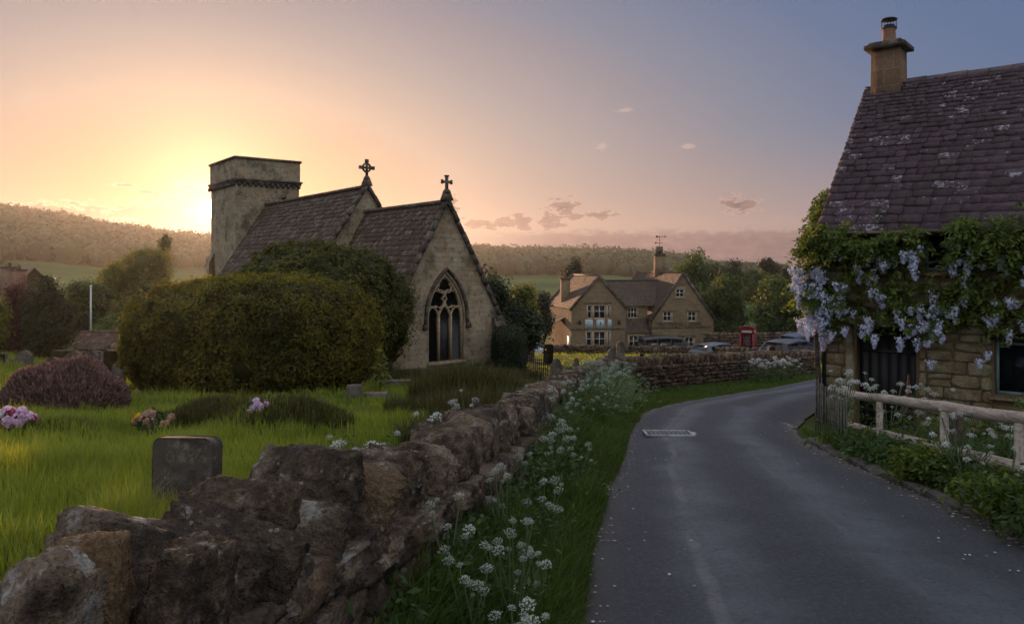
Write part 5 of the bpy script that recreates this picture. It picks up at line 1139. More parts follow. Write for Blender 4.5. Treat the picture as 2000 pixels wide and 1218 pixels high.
# ------------------------------------------------------------------ clipped hedges, bushes and trees
def shell(n, c, r, e=2.0, rg=rng, zmin=-1.0):
    """points and normals on a superellipsoid"""
    d = nrm(rg.normal(size=(n*2, 3))); d = d[d[:, 2] > zmin][:n]
    k = (np.abs(d)**e).sum(1)**(-1/e); p = d * k[:, None]; nn = nrm(np.sign(p)*np.abs(p)**(e-1) / np.array(r)); return p*np.array(r) + np.array(c), nn
def clipped(name, label, cat, c, r, e, n, size, mat, rg, brown=.25, zmin=-.9, rough=.05, cut=-1.0, slant=None):
    th = thing(name, label, cat, (c[0], c[1], c[2] - r[2]*.98))
    v, f = ICO(5); k = (np.abs(v)**e).sum(1)**(-1/e); q = v*k[:, None]*np.array(r)*.955; o = MB()
    def defo(p): 
        w_ = rough * fbm(p*.9 + 3, 7, 3) + rough*.75*fbm(p*3.3, 8, 3); return p + nrm(p - np.array(c))*w_[:, None]
    q = defo(q + np.array(c)); b = MB(); b.add(q, f, .05)
    p, nn = shell(n, c, r, e, rg, zmin); p = defo(p); p += nn * (rg.normal(0, .03, len(p)) + np.where(rg.random(len(p)) < .07, rg.uniform(0, .30, len(p))**1.4, 0))[:, None]
    kp = fbm(p*np.array([2.4, 2.4, 1.6]), 77, 3) > -.62; p, nn = p[kp], nn[kp]
    t = .45 + .40*fbm(p*np.array([1.6, 1.6, .7]), 21, 3) + .25*fbm(p*5, 22, 2) + rg.normal(0, .16, len(p)); leaves(b, p, nn + .35*rg.normal(size=nn.shape), size, .55, .9, rg, t); b.build('foliage', mat, th)
    b = MB(); b.lathe((c[0], c[1], c[2]-r[2]*1.05), [(.16, -.3), (.12, r[2]*.9)], 8); b.build('trunk', M['bark'], th); return th
rg = np.random.default_rng(70)
clipped('clipped_hedge', 'large rounded clipped hedge on the lawn in front of the church', 'hedge', (-6.24, 18.6, -.06), (2.92, 2.0, 1.46), 2.9, 62000, .085, M['leaf_hedge'], rg, rough=.10)
clipped('clipped_hedge', 'broad dark overgrown yew between the rounded hedge and the church wall', 'hedge', (-6.75, 26.6, -.2), (2.85, 2.2, 2.45), 2.7, 42000, .12, M['leaf_yew'], rg, rough=.30)
clipped('clipped_hedge', 'square-cut dark hedge with a sunlit top beside the church buttress', 'hedge', (-.12, 31.2, -1.95), (.66, 1.7, 1.15), 5, 16000, .075, M['leaf_dark'], rg, rough=.05)

def crown(b, blobs, n, size, rg, clump=.42, per=55, aspect=.55, core=True, tb=0.0, hang=0.0, core_r=.62):
    """leaf clumps spread over a set of ellipsoids: uneven edge, gaps and depth"""
    vol = np.array([r[0]*r[1]*r[2] for c, r in blobs])**.67; vol = vol/vol.sum(); m = max(1, int(n/per))
    for (c, r), f in zip(blobs, vol):
        k = max(3, int(m*f)); d = nrm(rg.normal(size=(k, 3))); rad = rg.uniform(.55, 1.04, k)**.6; cc = np.array(c) + d*rad[:, None]*np.array(r)
        if core: b.ico(c, np.array(r)*core_r, 2, .25, 1.3, int(rg.integers(0, 99)), .02)
        cr = clump*rg.uniform(.6, 1.35, k); ct = np.clip(.5 + rg.normal(0, .3, k) + tb, 0, 1)
        dd = nrm(rg.normal(size=(k, per, 3))); p = cc[:, None] + dd*(cr[:, None, None]*rg.uniform(.35, 1.0, (k, per, 1))); p[..., 2] -= hang*np.abs(rg.normal(size=(k, per)))*cr[:, None]
        nn = dd + .6*nrm(cc - np.array(c))[:, None] + np.array([0, 0, .35]); t = np.repeat(ct, per) + rg.normal(0, .14, k*per)
        leaves(b, p.reshape(-1, 3), nn.reshape(-1, 3), size, aspect, .9, rg, t)
def limb(a, c, r0, r1, rg, n=7, w_=.12):
    a, c = np.array(a, float), np.array(c, float); f = np.linspace(0, 1, n)[:, None]; L = np.linalg.norm(c-a); o = rg.normal(0, w_*L/n, (n, 3)); o[0] = o[-1] = 0
    return a*(1-f) + c*f + o, np.linspace(r0, r1, n)
def tree(name, label, cat, x, y, z0, blobs, mat, n, size, rg, tr=.16, clump=.45, per=50, tb=0, core=True, limbs=5, group=None, hang=0.0, trunkpart=True, core_r=.62, aspect=.55):
    """blobs are given relative to the base"""
    th = thing(name, label, cat, (x, y, z0), 0, group); bl = [(np.array(c) + np.array([x, y, z0]), r) for c, r in blobs]; b = MB()
    zt = np.mean([c[2] for c, r in bl]); p, r_ = limb((x, y, z0-.3), (np.mean([c[0] for c, r in bl])*.5 + x*.5, y, zt), tr, tr*.45, rg); b.tube(p, r_, 8)
    for k in range(limbs):
        c, r = bl[k % len(bl)]; s = p[3 + k % 3]; e = c + nrm(rg.normal(size=3))*np.array(r)*.6; q, rr = limb(s, e, tr*.45, tr*.12, rg); b.tube(q, rr, 6)
    b.build('trunk', M['bark'], th, smooth=True); b = MB(); crown(b, bl, n, size, rg, clump, per, aspect, core, tb, hang, core_r); b.build('crown', mat, th); return th
def px_tree(name, label, cat, pxl, pxr, pyt, pyb, Y, mat, n, size, rg, nb=5, shape='round', z0=None, **kw):
    """tree filling a measured box: left, right, top, bottom of crown in the photograph, standing at depth Y"""
    xc = ((pxl+pxr)/2 - 1000)/F_PX*Y; hw = (pxr-pxl)/2/F_PX*Y; zt = EYE - (pyt-HOR)/F_PX*Y; zb = EYE - (pyb-HOR)/F_PX*Y; g = gz(xc, Y) if z0 is None else z0
    H = zt - zb; bl = []
    if shape == 'round':
        bl.append(((0, 0, zb + H*.5 - g), (hw*.72, hw*.72, H*.42)))
        for k in range(nb):
            a = rg.uniform(0, 6.28); f = rg.uniform(.15, .85); rr = rg.uniform(.30, .48); wid = math.sin(math.pi*min(max(f*.85+.12, .08), .95)); bl.append(((math.cos(a)*hw*.62*wid, math.sin(a)*hw*.62, zb + H*f - g), (hw*rr, hw*rr, min(H*rr*.75, H*.28))))
        bl.append(((rg.normal(0, hw*.12), 0, zt - H*.2 - g), (hw*.42, hw*.42, H*.2)))
    elif shape == 'cone':
        for k in range(nb):
            f = k/(nb-1) if nb > 1 else 0; bl.append(((0, 0, zb + H*(.10+.82*f) - g), (hw*(1-.85*f), hw*(1-.85*f), H*.16)))
    elif shape == 'column':
        for k in range(nb):
            f = k/(nb-1); bl.append(((rg.normal(0, hw*.1), 0, zb + H*(.08+.84*f) - g), (hw*(.95 if .1 < f < .75 else .6), hw*.9, H*.13)))
    return tree(name, label, cat, xc, Y, g, bl, mat, n, size, rg, **kw)
rg = np.random.default_rng(88)
# shrub-like tree with a short trunk against the corner of the chancel
tree('small_tree', 'small dark twiggy tree with a bare trunk against the church corner', 'tree', -4.42, 27.0, gz(-4.42, 27), [((.15, 0, 2.6), (.75, .7, 1.2)), ((-.45, .1, 3.2), (.8, .7, 1.0)), ((.45, -.2, 2.0), (.5, .5, .7)), ((.5, 0, 3.1), (.45, .5, .8)), ((-.7, 0, 4.0), (.8, .7, .7)), ((-.1, 0, 1.7), (.55, .5, .5))], M['leaf_yew'], 15000, .085, rg, tr=.17, clump=.3, tb=-.25)
# right of the church
px_tree('yew_tree', 'dark spreading yew tree behind the right side of the church gable', 'tree', 905, 1012, 545, 700, 36, M['leaf_dark'], 14000, .16, rg, nb=7, clump=.55)
px_tree('yew_tree', 'tall dark yew rising over the square-cut hedge beside the church', 'tree', 955, 1062, 600, 700, 36.5, M['leaf_dark'], 12000, .17, rg, nb=7, clump=.55)
px_tree('young_tree', 'bright yellow-green young tree left of the inn', 'tree', 985, 1052, 556, 660, 38.5, M['leaf_gold'], 6000, .14, rg, clump=.35)
px_tree('conifer', 'dark conifer tree close behind the left side of the inn', 'tree', 1042, 1082, 570, 660, 66, M['leaf_dark'], 5000, .2, rg, clump=.5)
px_tree('round_tree', 'round dark tree topping the inn roof behind its left chimney', 'tree', 1092, 1142, 514, 590, 96, M['leaf_dark'], 5000, .28, rg, clump=.7)
px_tree('broad_tree', 'broad leafy tree rising behind the right gable of the inn', 'tree', 1286, 1402, 503, 680, 84, M['leaf_mid'], 16000, .30, rg, nb=9, clump=.8)
px_tree('broad_tree', 'leafy tree between the inn gable and the telephone box', 'tree', 1362, 1462, 545, 672, 76, M['leaf_mid'], 12000, .27, rg, nb=8, clump=.7)
px_tree('round_tree', 'round-headed tree with pale leaf tips behind the telephone box', 'tree', 1472, 1592, 548, 672, 68, M['leaf_mid'], 15000, .24, rg, nb=9, clump=.65, tb=.12)
px_tree('skyline_tree', 'small round tree standing up from the skyline left of the cottage', 'tree', 1482, 1527, 506, 560, 150, M['leaf_dark'], 4500, .4, rg, clump=.9)
px_tree('skyline_tree', 'sparse airy tree on the skyline above the round-headed tree', 'tree', 1422, 1452, 508, 550, 150, M['leaf_dark'], 500, .34, rg, clump=.8, core=False, limbs=9)
px_tree('skyline_tree', 'sparse airy tree on the skyline nearest the cottage eaves', 'tree', 1535, 1572, 512, 555, 145, M['leaf_dark'], 600, .34, rg, clump=.8, core=False, limbs=9)
for k, (a, c, t, b_, Y, m) in enumerate(((1390, 1460, 522, 585, 130, 'leaf_dark'), (1440, 1520, 530, 590, 125, 'leaf_mid'), (1500, 1580, 532, 592, 120, 'leaf_dark'), (1555, 1640, 530, 600, 118, 'leaf_mid'), (1340, 1420, 518, 580, 140, 'leaf_mid'))):
    px_tree('hedgerow_tree', ('dark low tree in the far hedgerow just right of the broad tree', 'mid green low tree in the far hedgerow below the skyline trees', 'dark low tree in the far hedgerow above the round-headed tree', 'mid green low tree in the far hedgerow beside the hanging blossom', 'mid green low tree in the far hedgerow behind the broad tree')[k], 'tree', a, c, t, b_, Y, M[m], 5000, .42, rg, clump=1.0, group='trees of the far hedgerow')
# left of the church
px_tree('broad_tree', 'broad golden-lit rounded tree left of the church tower', 'tree', 188, 345, 490, 618, 72, M['leaf_gold'], 19000, .24, rg, nb=10, clump=.7, tb=-.1)
px_tree('poplar', 'slim upright poplar above the golden rounded tree', 'tree', 308, 334, 461, 560, 90, M['leaf_mid'], 4200, .26, rg, nb=6, shape='column', clump=.5)
px_tree('leafy_tree', 'dark spreading tree behind the white pole', 'tree', 128, 222, 556, 640, 54, M['leaf_mid'], 11000, .19, rg, nb=7, clump=.5, tb=-.2)
px_tree('conifer', 'small pointed golden conifer left of the rounded hedge', 'tree', 208, 245, 590, 662, 46, M['leaf_gold'], 4500, .15, rg, nb=5, shape='cone', clump=.3)
px_tree('garden_bush', 'dark rounded bush below the white pole', 'bush', 140, 188, 612, 656, 44, M['leaf_dark'], 5000, .13, rg, nb=4, clump=.32)
px_tree('garden_bush', 'low loose green bush in front of the golden conifer', 'bush', 178, 248, 622, 668, 42, M['leaf_mid'], 6500, .13, rg, nb=5, clump=.32)
px_tree('garden_bush', 'tangled low bush under the golden rounded tree beside the hedge', 'bush', 240, 340, 560, 655, 50, M['leaf_mid'], 9000, .17, rg, nb=6, clump=.45, tb=-.1)
px_tree('dark_shrub', 'tall dark bushy shrub behind the heather at the left', 'shrub', 50, 138, 555, 716, 27.5, M['leaf_dark'], 20000, .10, rg, nb=10, clump=.32, tb=.15)
px_tree('dark_shrub', 'pointed dark conifer top rising from the tall shrubs at the left', 'shrub', 66, 108, 546, 640, 29, M['leaf_dark'], 5000, .09, rg, nb=5, shape='cone', clump=.25, tb=.25)
px_tree('purple_shrub', 'purple-leaved shrub below the ruddy stone chimneys', 'shrub', 2, 76, 562, 712, 28.5, M['leaf_purple'], 17000, .10, rg, nb=9, clump=.3)
px_tree('golden_shrub', 'yellow-green shrub cut by the left edge of the photograph', 'shrub', -40, 14, 590, 700, 25, M['leaf_gold'], 7000, .10, rg, nb=6, clump=.3)
# heather mound
def heather():
    rg = np.random.default_rng(12); th = thing('heather_bush', 'low spreading heather bush with faded pinkish flower tips on the lawn', 'bush', (-6.85, 11.9, gz(-6.85, 11.9)))
    b = MB(); bl = [((-6.85, 11.9, -.42), (1.08, .85, .62)), ((-7.25, 11.95, -.40), (.60, .6, .56)), ((-6.3, 11.8, -.48), (.55, .6, .48)), ((-7.6, 11.7, -.55), (.42, .5, .30)), ((-6.75, 12.1, -.30), (.6, .5, .56))]
    bl = [((-7.0 + (c[0]+6.85)*.80, c[1], c[2]-.03), (r[0]*.80, r[1], r[2]*.95)) for c, r in bl]
    for c, r in bl: b.ico(c, np.array(r)*.88, 3, .12, 2.0, 4, .03)
    for c, r in bl:
        p, nn = shell(int(11000*r[0]), c, r, 2.1, rg, -.6); p = p + nn*(.07*fbm(p*3.4, 5, 3))[:, None]; d = nrm(nn + np.array([0, 0, .7]) + .3*rg.normal(size=nn.shape))
        n = len(p); L = rg.uniform(.03, .075, n); s = nrm(np.cross(d, rg.normal(size=(n, 3)))); a = p - d*.02; e = p + d*L[:, None]; w_ = .008
        q = np.stack([a - s*w_, a + s*w_, e + s*w_*1.2, e - s*w_*1.2], 1).reshape(-1, 3); t = np.clip(.15 + .75*rg.random(n)**1.3 + .2*fbm(p*2.2, 9, 2), 0, 1); b.add(q, np.arange(4*n).reshape(n, 4), np.repeat(t, 4))
    b.build('foliage', M['heather'], th)
    b = MB()
    for k in range(12):
        q, r_ = limb((-6.85+rg.normal(0, .15), 11.9+rg.normal(0, .1), -1.0), (-6.85+rg.normal(0, .5), 11.9+rg.normal(0, .3), -.3), .02, .008, rg); b.tube(q, r_, 5)
    b.build('stem', M['bark'], th)
heather()
# wooded hillside: thousands of far crowns that read as one mass
def woods():
    rg = np.random.default_rng(5); b = MB(); v, f = ICO(2); cnt = 0
    N = 13000; r = np.sqrt(rg.uniform(230**2, 960**2, N)); az = rg.uniform(-R(40), R(40), N); x = r*np.sin(az); y = r*np.cos(az); z = ground(x, y); px = 1000 + F_PX*np.tan(az)
    p3 = np.stack([x, y, 0*x], 1); dn = fbm(p3/130., 33, 3); right = px > 860
    band = (r > 520) | (dn > .28); keep = np.where(right, (r > 600) & (dn > -.5) | (dn > .33), band | (dn > .05)); keep |= r > 800
    x, y, z, r, px = x[keep], y[keep], z[keep], r[keep], px[keep]; n = len(x); v1, f1 = ICO(1); m1 = len(v1)
    s = rg.uniform(3.2, 8.2, n) * np.where(px > 1380, .75, 1.0); h = s*rg.uniform(.85, 1.25, n); t = np.clip(rg.normal(.5, .38, n), 0, 1); C = np.stack([x, y, z + h*.55], 1); S = np.stack([s, s, h], 1)
    b.add((v1[None]*(S*.86)[:, None] + C[:, None]).reshape(-1, 3), (f1[None] + (np.arange(n)*m1)[:, None, None]).reshape(-1, 3), np.repeat(t*.6, m1))
    K = 46; d = nrm(rg.normal(size=(n, K, 3))); d[..., 2] = np.where(d[..., 2] < -.35, -d[..., 2], d[..., 2]); lob = 1 + .26*fbm((d*1.7 + C[:, None]).reshape(-1, 3), 4, 2).reshape(n, K)
    p = C[:, None] + d*lob[..., None]*S[:, None]*rg.uniform(.8, 1.08, (n, K, 1)); leaves(b, p.reshape(-1, 3), (d + np.array([0, 0, .4])).reshape(-1, 3), 2.3, .8, .8, rg, (np.repeat(t, K) + rg.normal(0, .12, n*K))); o = b.build('wooded_hillside', M['leaf_far'])
    kind(o, 'stuff', 'distant woods covering the hillsides across the valley', 'woods')
M['leaf_far'] = leafmat('distant_foliage', (.010, .040, .012), (.045, .105, .025), .12)
woods()
# ------------------------------------------------------------------ grass
def blades(b, x, y, z, h, w_, rg, lean=.5, tint=None):
    n = len(x); a = rg.uniform(0, 6.283, n); d = np.stack([np.cos(a), np.sin(a), 0*a], 1); s = np.stack([-d[:, 1], d[:, 0], 0*a], 1); l = (lean*rg.uniform(.2, 1.2, n)*h)[:, None]; p = np.stack([x, y, z], 1); hh = h[:, None]*ZU; w3 = (w_*rg.uniform(.6, 1.3, n))[:, None]
    m = p + hh*.55 + d*l*.28; tip = p + hh*(1 - .18*l/h[:, None]) + d*l
    v = np.stack([p - s*w3, p + s*w3, m + s*w3*.75, m - s*w3*.75, tip], 1).reshape(-1, 3); o = np.arange(n)[:, None]*5
    t = np.clip(rg.uniform(0, 1, n) if tint is None else tint, 0, 1); k = b.n
    b.add(v, o + np.array([[0, 1, 2, 3]]), np.repeat(t, 5)); b.F.append(o + np.array([[3, 2, 4]]) + k)
def in_view(x, y, m=80):
    px = 1000 + F_PX*x/np.maximum(y, .1); return (px > -m) & (px < 2000+m) & (y > 1.2)
def grasses():
    rg = np.random.default_rng(3); b = MB()
    def lawn(n, y0, y1, x0f, x1f, hr, w_, xmax=None):
        y = np.sqrt(rg.uniform(y0*y0, y1*y1, n)); x = rg.uniform(x0f, x1f, n)*y; xw = np.interp(y, _wy, _wx); k = (x < xw - .26) & in_view(x, y); x, y = x[k], y[k]
        keep = np.ones(len(x), bool)
        for c, r in ((( -6.28, 18.6), (2.9, 1.9)), ((-6.75, 26.6), (2.6, 2.2)), ((-6.85, 11.9), (1.2, .8))): keep &= ((x-c[0])/r[0])**2 + ((y-c[1])/r[1])**2 > 1
        x, y = x[keep], y[keep]; p = np.stack([x, y, 0*x], 1); lush = fbm(p*.9, 44, 3); tuft = fbm(p*2.6, 52, 2); h = rg.uniform(*hr, len(x)) * (1 + .6*np.clip(lush, -.7, 1)) * (1 + .9*np.clip(tuft-.15, 0, 1))
        for mx, my, mr, mh in MOUNDS: h = h * (1 + .35*np.exp(-((x-mx)**2 + (y-my)**2)/mr**2))
        blades(b, x, y, ground(x, y) - .015, np.maximum(h, .03), w_, rg, .6, .5 + .42*lush - .3*np.clip(tuft, -.5, 1) + rg.normal(0, .2, len(x)))
    lawn(52000, 2.6, 6.5, -.75, .05, (.07, .18), .0032); lawn(70000, 6.0, 13, -.75, .05, (.06, .15), .0045); lawn(52000, 12.5, 27, -.72, .12, (.08, .18), .009); lawn(26000, 27, 56, -.55, .42, (.07, .15), .02)
    kind(b.build('lawn_grass', M['grass']), 'stuff', 'rough sunlit churchyard grass', 'grass')
    b = MB()   # taller clumps along the inner foot of the wall and round the church
    for cx, cy, n, rr, hh in ((-.55, 7.6, 1500, .45, .5), (-.3, 9.8, 2200, .6, .55), (-.75, 12.3, 3600, .7, .62), (.25, 13.0, 2000, .55, .5), (-.9, 15.5, 2200, .8, .55), (.75, 15.6, 1500, .6, .45), (-1.9, 25.5, 2600, 1.2, .6), (-4.6, 25.3, 1800, .9, .5), (-3.2, 27.4, 2600, 1.5, .6), (-.2, 28.2, 2200, 1.0, .6), (-1.2, 11, 1300, .5, .4), (-3.75, 9.9, 5200, .6, .2), (-2.75, 9.3, 6000, .62, .2), (-5.2, 8.4, 1500, .5, .16)):
        a = rg.uniform(0, 6.28, n); r = rr*np.sqrt(rg.random(n)); x, y = cx + r*np.cos(a)*1.3, cy + r*np.sin(a); k = x < np.interp(y, _wy, _wx) - .22; x, y = x[k], y[k]; h = hh*rg.uniform(.45, 1.1, len(x)); blades(b, x, y, ground(x, y)-.02, h, .004 + .0004*cy, rg, .5)
    kind(b.build('tall_grass', M['tall']), 'stuff', 'tall seeding grass along the inside of the wall', 'grass')
    b = MB(); n = 120000; t = rg.uniform(0, 1, n)**1.6; y = 1.6 + t*26; xr = np.interp(y, RL[:, 1], RL[:, 0]); xw = np.interp(y, _wy, _wx) + .24; u = rg.beta(1.1, .95, n); x = xw + (xr + .05 - xw)*u; k = in_view(x, y) & (xr > xw); x, y, u = x[k], y[k], u[k]
    near_edge = u > .93; h = rg.uniform(.10, .30, len(x)) * np.where(u > .8, .62, 1.0) * np.where(u < .3, 1.35, 1.0); h[near_edge] *= .6
    p = np.stack([x, y, 0*x], 1); h *= (1 + .35*fbm(p*1.1, 61, 2)) * (1 - .68*sstep(9, 15, y)); blades(b, x, y, ground(x, y)-.02, np.maximum(h, .04), .0036 + .00035*y, rg, .75)
    # the bank on the far side of the lane and the bed by the fence
    n = 16000; y = rg.uniform(3.4, 13.2, n); x0 = np.interp(y, RR[:, 1], RR[:, 0]) + .1; x = x0 + rg.uniform(0, 1, n)**1.3*1.5; k = in_view(x, y); x, y = x[k], y[k]; blades(b, x, y, ground(x, y)-.02, rg.uniform(.04, .12, len(x)), .005, rg, .8)
    n = 5000; y = rg.uniform(20, 42, n); x = np.interp(y, _wy, _wx) + rg.uniform(.2, 1.6, n); k = in_view(x, y) & (x < np.interp(y, RL[:, 1], RL[:, 0])+.1); blades(b, x[k], y[k], ground(x[k], y[k])-.02, rg.uniform(.05, .13, k.sum()), .014, rg, .6)
    kind(b.build('verge_grass', M['verge']), 'stuff', 'dark grass on the roadside verge', 'grass')
    # pale grit and fallen petals gathered along both edges of the lane
    b = MB()
    for pl, s, n in ((RL, 1, 900), (RR, -1, 1300)):
        q = resample(pl, 500); i = rg.integers(60, 360, n); tq = nrm(np.gradient(q, axis=0)); off = np.abs(rg.normal(0, .10, n)) + np.where(rg.random(n) < .15, rg.uniform(0, .7, n), 0); x = q[i, 0] + s*tq[i, 1]*off; y = q[i, 1] - s*tq[i, 0]*off; k = in_view(x, y); x, y = x[k], y[k]; m = len(x)
        leaves(b, np.stack([x, y, ground(x, y) + .022 + .05*np.clip(off[k]*1.1, 0, .8)], 1), np.tile(ZU, (m, 1)), .022, .8, .15, rg)
    kind(b.build('fallen_petals', M['petal']), 'stuff', 'pale fallen petals and grit along the edges of the lane', 'petals')
M['tall'] = _grass('tall_blade', (.04, .038, .014), (.10, .095, .03), (.085, .06, .03), .3)
M['petal'] = plain('fallen_petal', (.34, .30, .27), .8, var=.5)
grasses()
# ------------------------------------------------------------------ graves, flowers, railings and the small things
def stone_outline(kind_, w_, h):
    if kind_ == 'flat': return [(-w_/2, 0), (w_/2, 0), (w_/2, h*.93)] + arc_pts(w_/2-.07*h, h*.93, .07*h, 0, math.pi/2, 4) + arc_pts(-w_/2+.07*h, h*.93, .07*h, math.pi/2, math.pi, 4)
    if kind_ == 'round': return [(-w_/2, 0), (w_/2, 0)] + arc_pts(0, h-w_/2, w_/2, 0, math.pi, 12)
    if kind_ == 'gothic': return [(-w_/2, 0), (w_/2, 0)] + lancet(w_/2, h-w_*.75, h, 7)
    if kind_ == 'shoulder': return [(-w_/2, 0), (w_/2, 0), (w_/2, h*.78), (w_*.36, h*.80)] + arc_pts(0, h-w_*.32, w_*.32, .1, math.pi-.1, 10) + [(-w_*.36, h*.80), (-w_/2, h*.78)]
    if kind_ == 'scroll': return [(-w_/2, 0), (w_/2, 0), (w_/2, h*.86)] + [(w_/2 - w_*k/12, h*(.86 + .14*abs(math.sin(k/12*2*math.pi)))) for k in range(1, 12)] + [(-w_/2, h*.86)]
    if kind_ == 'point': return [(-w_/2, 0), (w_/2, 0), (w_/2, h*.7), (0, h), (-w_/2, h*.7)]
def headstone(label, pxc, pyt, Y, wpx, k, yaw=0., lean=0., roll=0., th_=.12, z0=None, name='headstone', cat='gravestone', group=None, light=.3, mat=None):
    x = (pxc-1000)/F_PX*Y; g = gz(x, Y) if z0 is None else z0; zt = EYE - (pyt-HOR)/F_PX*Y; h = zt - g + .12; w_ = wpx/F_PX*Y
    b = MB(); o = stone_outline(k, w_, h); b.prism(o, (0, th_/2, -.12), (1, 0, 0), (0, 0, 1), (0, -1, 0), th_, light); ob = b.build(name, mat or M['darkdress' if 'pale' in label else 'grave'], org=(0, 0, 0)); ob.location = (x, Y, g); ob.rotation_euler = (lean, roll, yaw)
    md = ob.modifiers.new('edge', 'BEVEL'); md.width = .022; md.segments = 2; md.limit_method = 'ANGLE'; tag(ob, label, cat, group); return ob
M['grave_front'] = rockmat('dark_grave_stone', (.085, .068, .056), (.045, .036, .031), (.13, .105, .085), lich=(.27, .26, .21), lich_amt=.6, scale=1.6, warm_amt=.1, bstr=.5, obj=True)
# foreground stone: square-shouldered slab with lichen rings on a low footing
def front_stone():
    Y = 5.2; x = (367-1000)/F_PX*Y; g = gz(x, Y); th = thing('headstone', 'plain lichened headstone standing just behind the foreground wall stones', 'gravestone', (x, Y, g), R(-18))
    zt = EYE - (852-HOR)/F_PX*Y; h = zt - g; b = MB(); w_ = .49; v, f = CUBE(1)
    o = [(-w_/2, -.1), (w_/2, -.1), (w_/2, h-.07)] + arc_pts(w_/2-.06, h-.06, .06, 0, math.pi/2, 5) + arc_pts(-w_/2+.06, h-.06, .06, math.pi/2, math.pi, 5); b.prism(o, (0, .025, 0), (1, 0, .05), (.035, 0, 1), (0, -1, .06), .095, .3); s = b.build('slab', M['grave_front'], th); s.modifiers.new('e', 'BEVEL').width = .016; s.modifiers['e'].segments = 3; s.modifiers['e'].limit_method = 'ANGLE'
    b = MB(); rock(b, (-.02, .02, .0), (.66, .30, .12), None, 5, 8, .08, .2); b.build('footing', M['grave'], th)
    b = MB(); rg = np.random.default_rng(6)
    for cx, cz, r in ((-.10, .40, .030), (.07, .43, .024), (-.05, .27, .014), (.15, .40, .012), (.09, .37, .010)):
        pl = [np.array([cx + r*math.cos(t)*(1+.2*math.sin(3*t+cx*99)), -.0708, cz*h/.52 + r*math.sin(t)*(1+.2*math.sin(2*t+cz*60))]) for t in np.linspace(0, 6.283, 15)[:-1]]
        pl = [p + np.array([.035*p[2], -.06*.07+.0042, .05*p[0]]) for p in pl]; b = MB(); b.strip(np.array(pl), (0, -1, 0), r*.3, .0015, True); b.build('lichen', M['lichen'], th)
M['lichen'] = plain('pale_lichen', (.13, .115, .09), .95, var=.4)
front_stone()
for a in (('broad double-scrolled headstone behind the heather bush', 160, 684, 19.5, 66, 'scroll'), ('tall plain headstone between the heather bush and the rounded hedge', 219, 684, 21, 32, 'flat', .1, 0, .03), ('small round-shouldered headstone at the foot of the tall plain one', 232, 702, 18, 24, 'gothic', .1), ('speckled dark headstone left of the gap of lit grass', 188, 686, 21.5, 22, 'flat'), ('low pale arched headstone peeping over the heather bush', 104, 697, 19, 26, 'round'), ('mottled round headstone under the purple shrub', 48, 684, 22, 30, 'round'), ('small broken pale headstone beside the mottled round one', 24, 700, 22.5, 20, 'flat', .3, .1), ('dark headstone cut by the left edge of the photograph', 4, 690, 22, 18, 'flat'), ('wide dark headstone half hidden behind the double-scrolled one', 122, 684, 24, 40, 'flat')):
    headstone(*a[:6], *(a[6:]))
for a in (('small round headstone in front of the far wall in the lit grass', 1195, 681, 35, 17, 'round', .1), ('tall round-topped headstone in the lit grass before the inn', 1212, 667, 42, 16, 'round'), ('square headstone near the silver car', 1071, 672, 40, 19, 'flat'), ('broad pale tomb slab by the square-cut hedge', 1030, 668, 42, 28, 'scroll'), ('dark broad headstone beside the iron railings', 1087, 700, 25, 24, 'shoulder', .2), ('little stepped headstone just over the wall bend', 1126, 699, 28, 14, 'shoulder'), ('leaning dark headstone in front of the black car', 1301, 688, 36, 19, 'shoulder', .3, .08), ('thin pale headstone left of the leaning dark one', 1253, 690, 38, 8, 'flat')):
    headstone(*a)
for k, (pxc, lab) in enumerate(((1280, 'left stone pillar of the pair on the far wall in front of the black car'), (1297, 'right stone pillar of the pair on the far wall in front of the black car'))):
    Y = 53; x = (pxc-1000)/F_PX*Y; g = gz(x, Y); zt = EYE - (671-HOR)/F_PX*Y; o = thing('gate_pillar', lab, 'pillar', (x, Y, g)); b = MB(); b.box((x, Y, (g+zt)/2 - .1), (.34, .34, zt-g-.1)); b.build('shaft', M['darkdress'], o); b = MB(); b.box((x, Y, zt-.07), (.44, .44, .14), None, .5, .7); b.build('cap', M['darkdress'], o)
headstone('upright stone post standing behind the far stretch of wall near the telephone box', 1504, 676, 36, 13, 'flat', .2, 0, .05, .25, name='stone_post', cat='post')
x = (1601-1000)/F_PX*33; b = MB(); g = gz(x, 33); b.tube([(x, 33, g-.1), (x, 33, g+.95)], .045, 8); b.lathe((x, 33, g+.95), [(.045, 0), (.05, .03), (.02, .06)], 8); tag(b.build('marker_post', M['darkdress']), 'short dark post in the lit grass beyond the end of the wall', 'post')
# iron railings
def railings():
    A0, A1 = P(1017, 0, 29.0)[:2], P(1069, 0, 28.0)[:2]; th = thing('iron_railing', 'black spiked iron railings beside the square-cut hedge', 'railing', (A0[0], A0[1], gz(*A0))); b = MB()
    for k in range(15):
        q = A0 + (A1-A0)*k/14; g = gz(*q); h = (1.02 if k not in (0, 14) else 1.12); b = MB(); b.tube([(q[0], q[1], g-.1), (q[0], q[1], g+h-.1), (q[0], q[1], g+h)], [.016, .016, .003], 6); b.build('bar', M['iron'], th)
    for f in (.18, .86): b = MB(); b.tube([(*A0, gz(*A0)+f), (*A1, gz(*A1)+f)], .014, 6); b.build('rail', M['iron'], th)
railings()
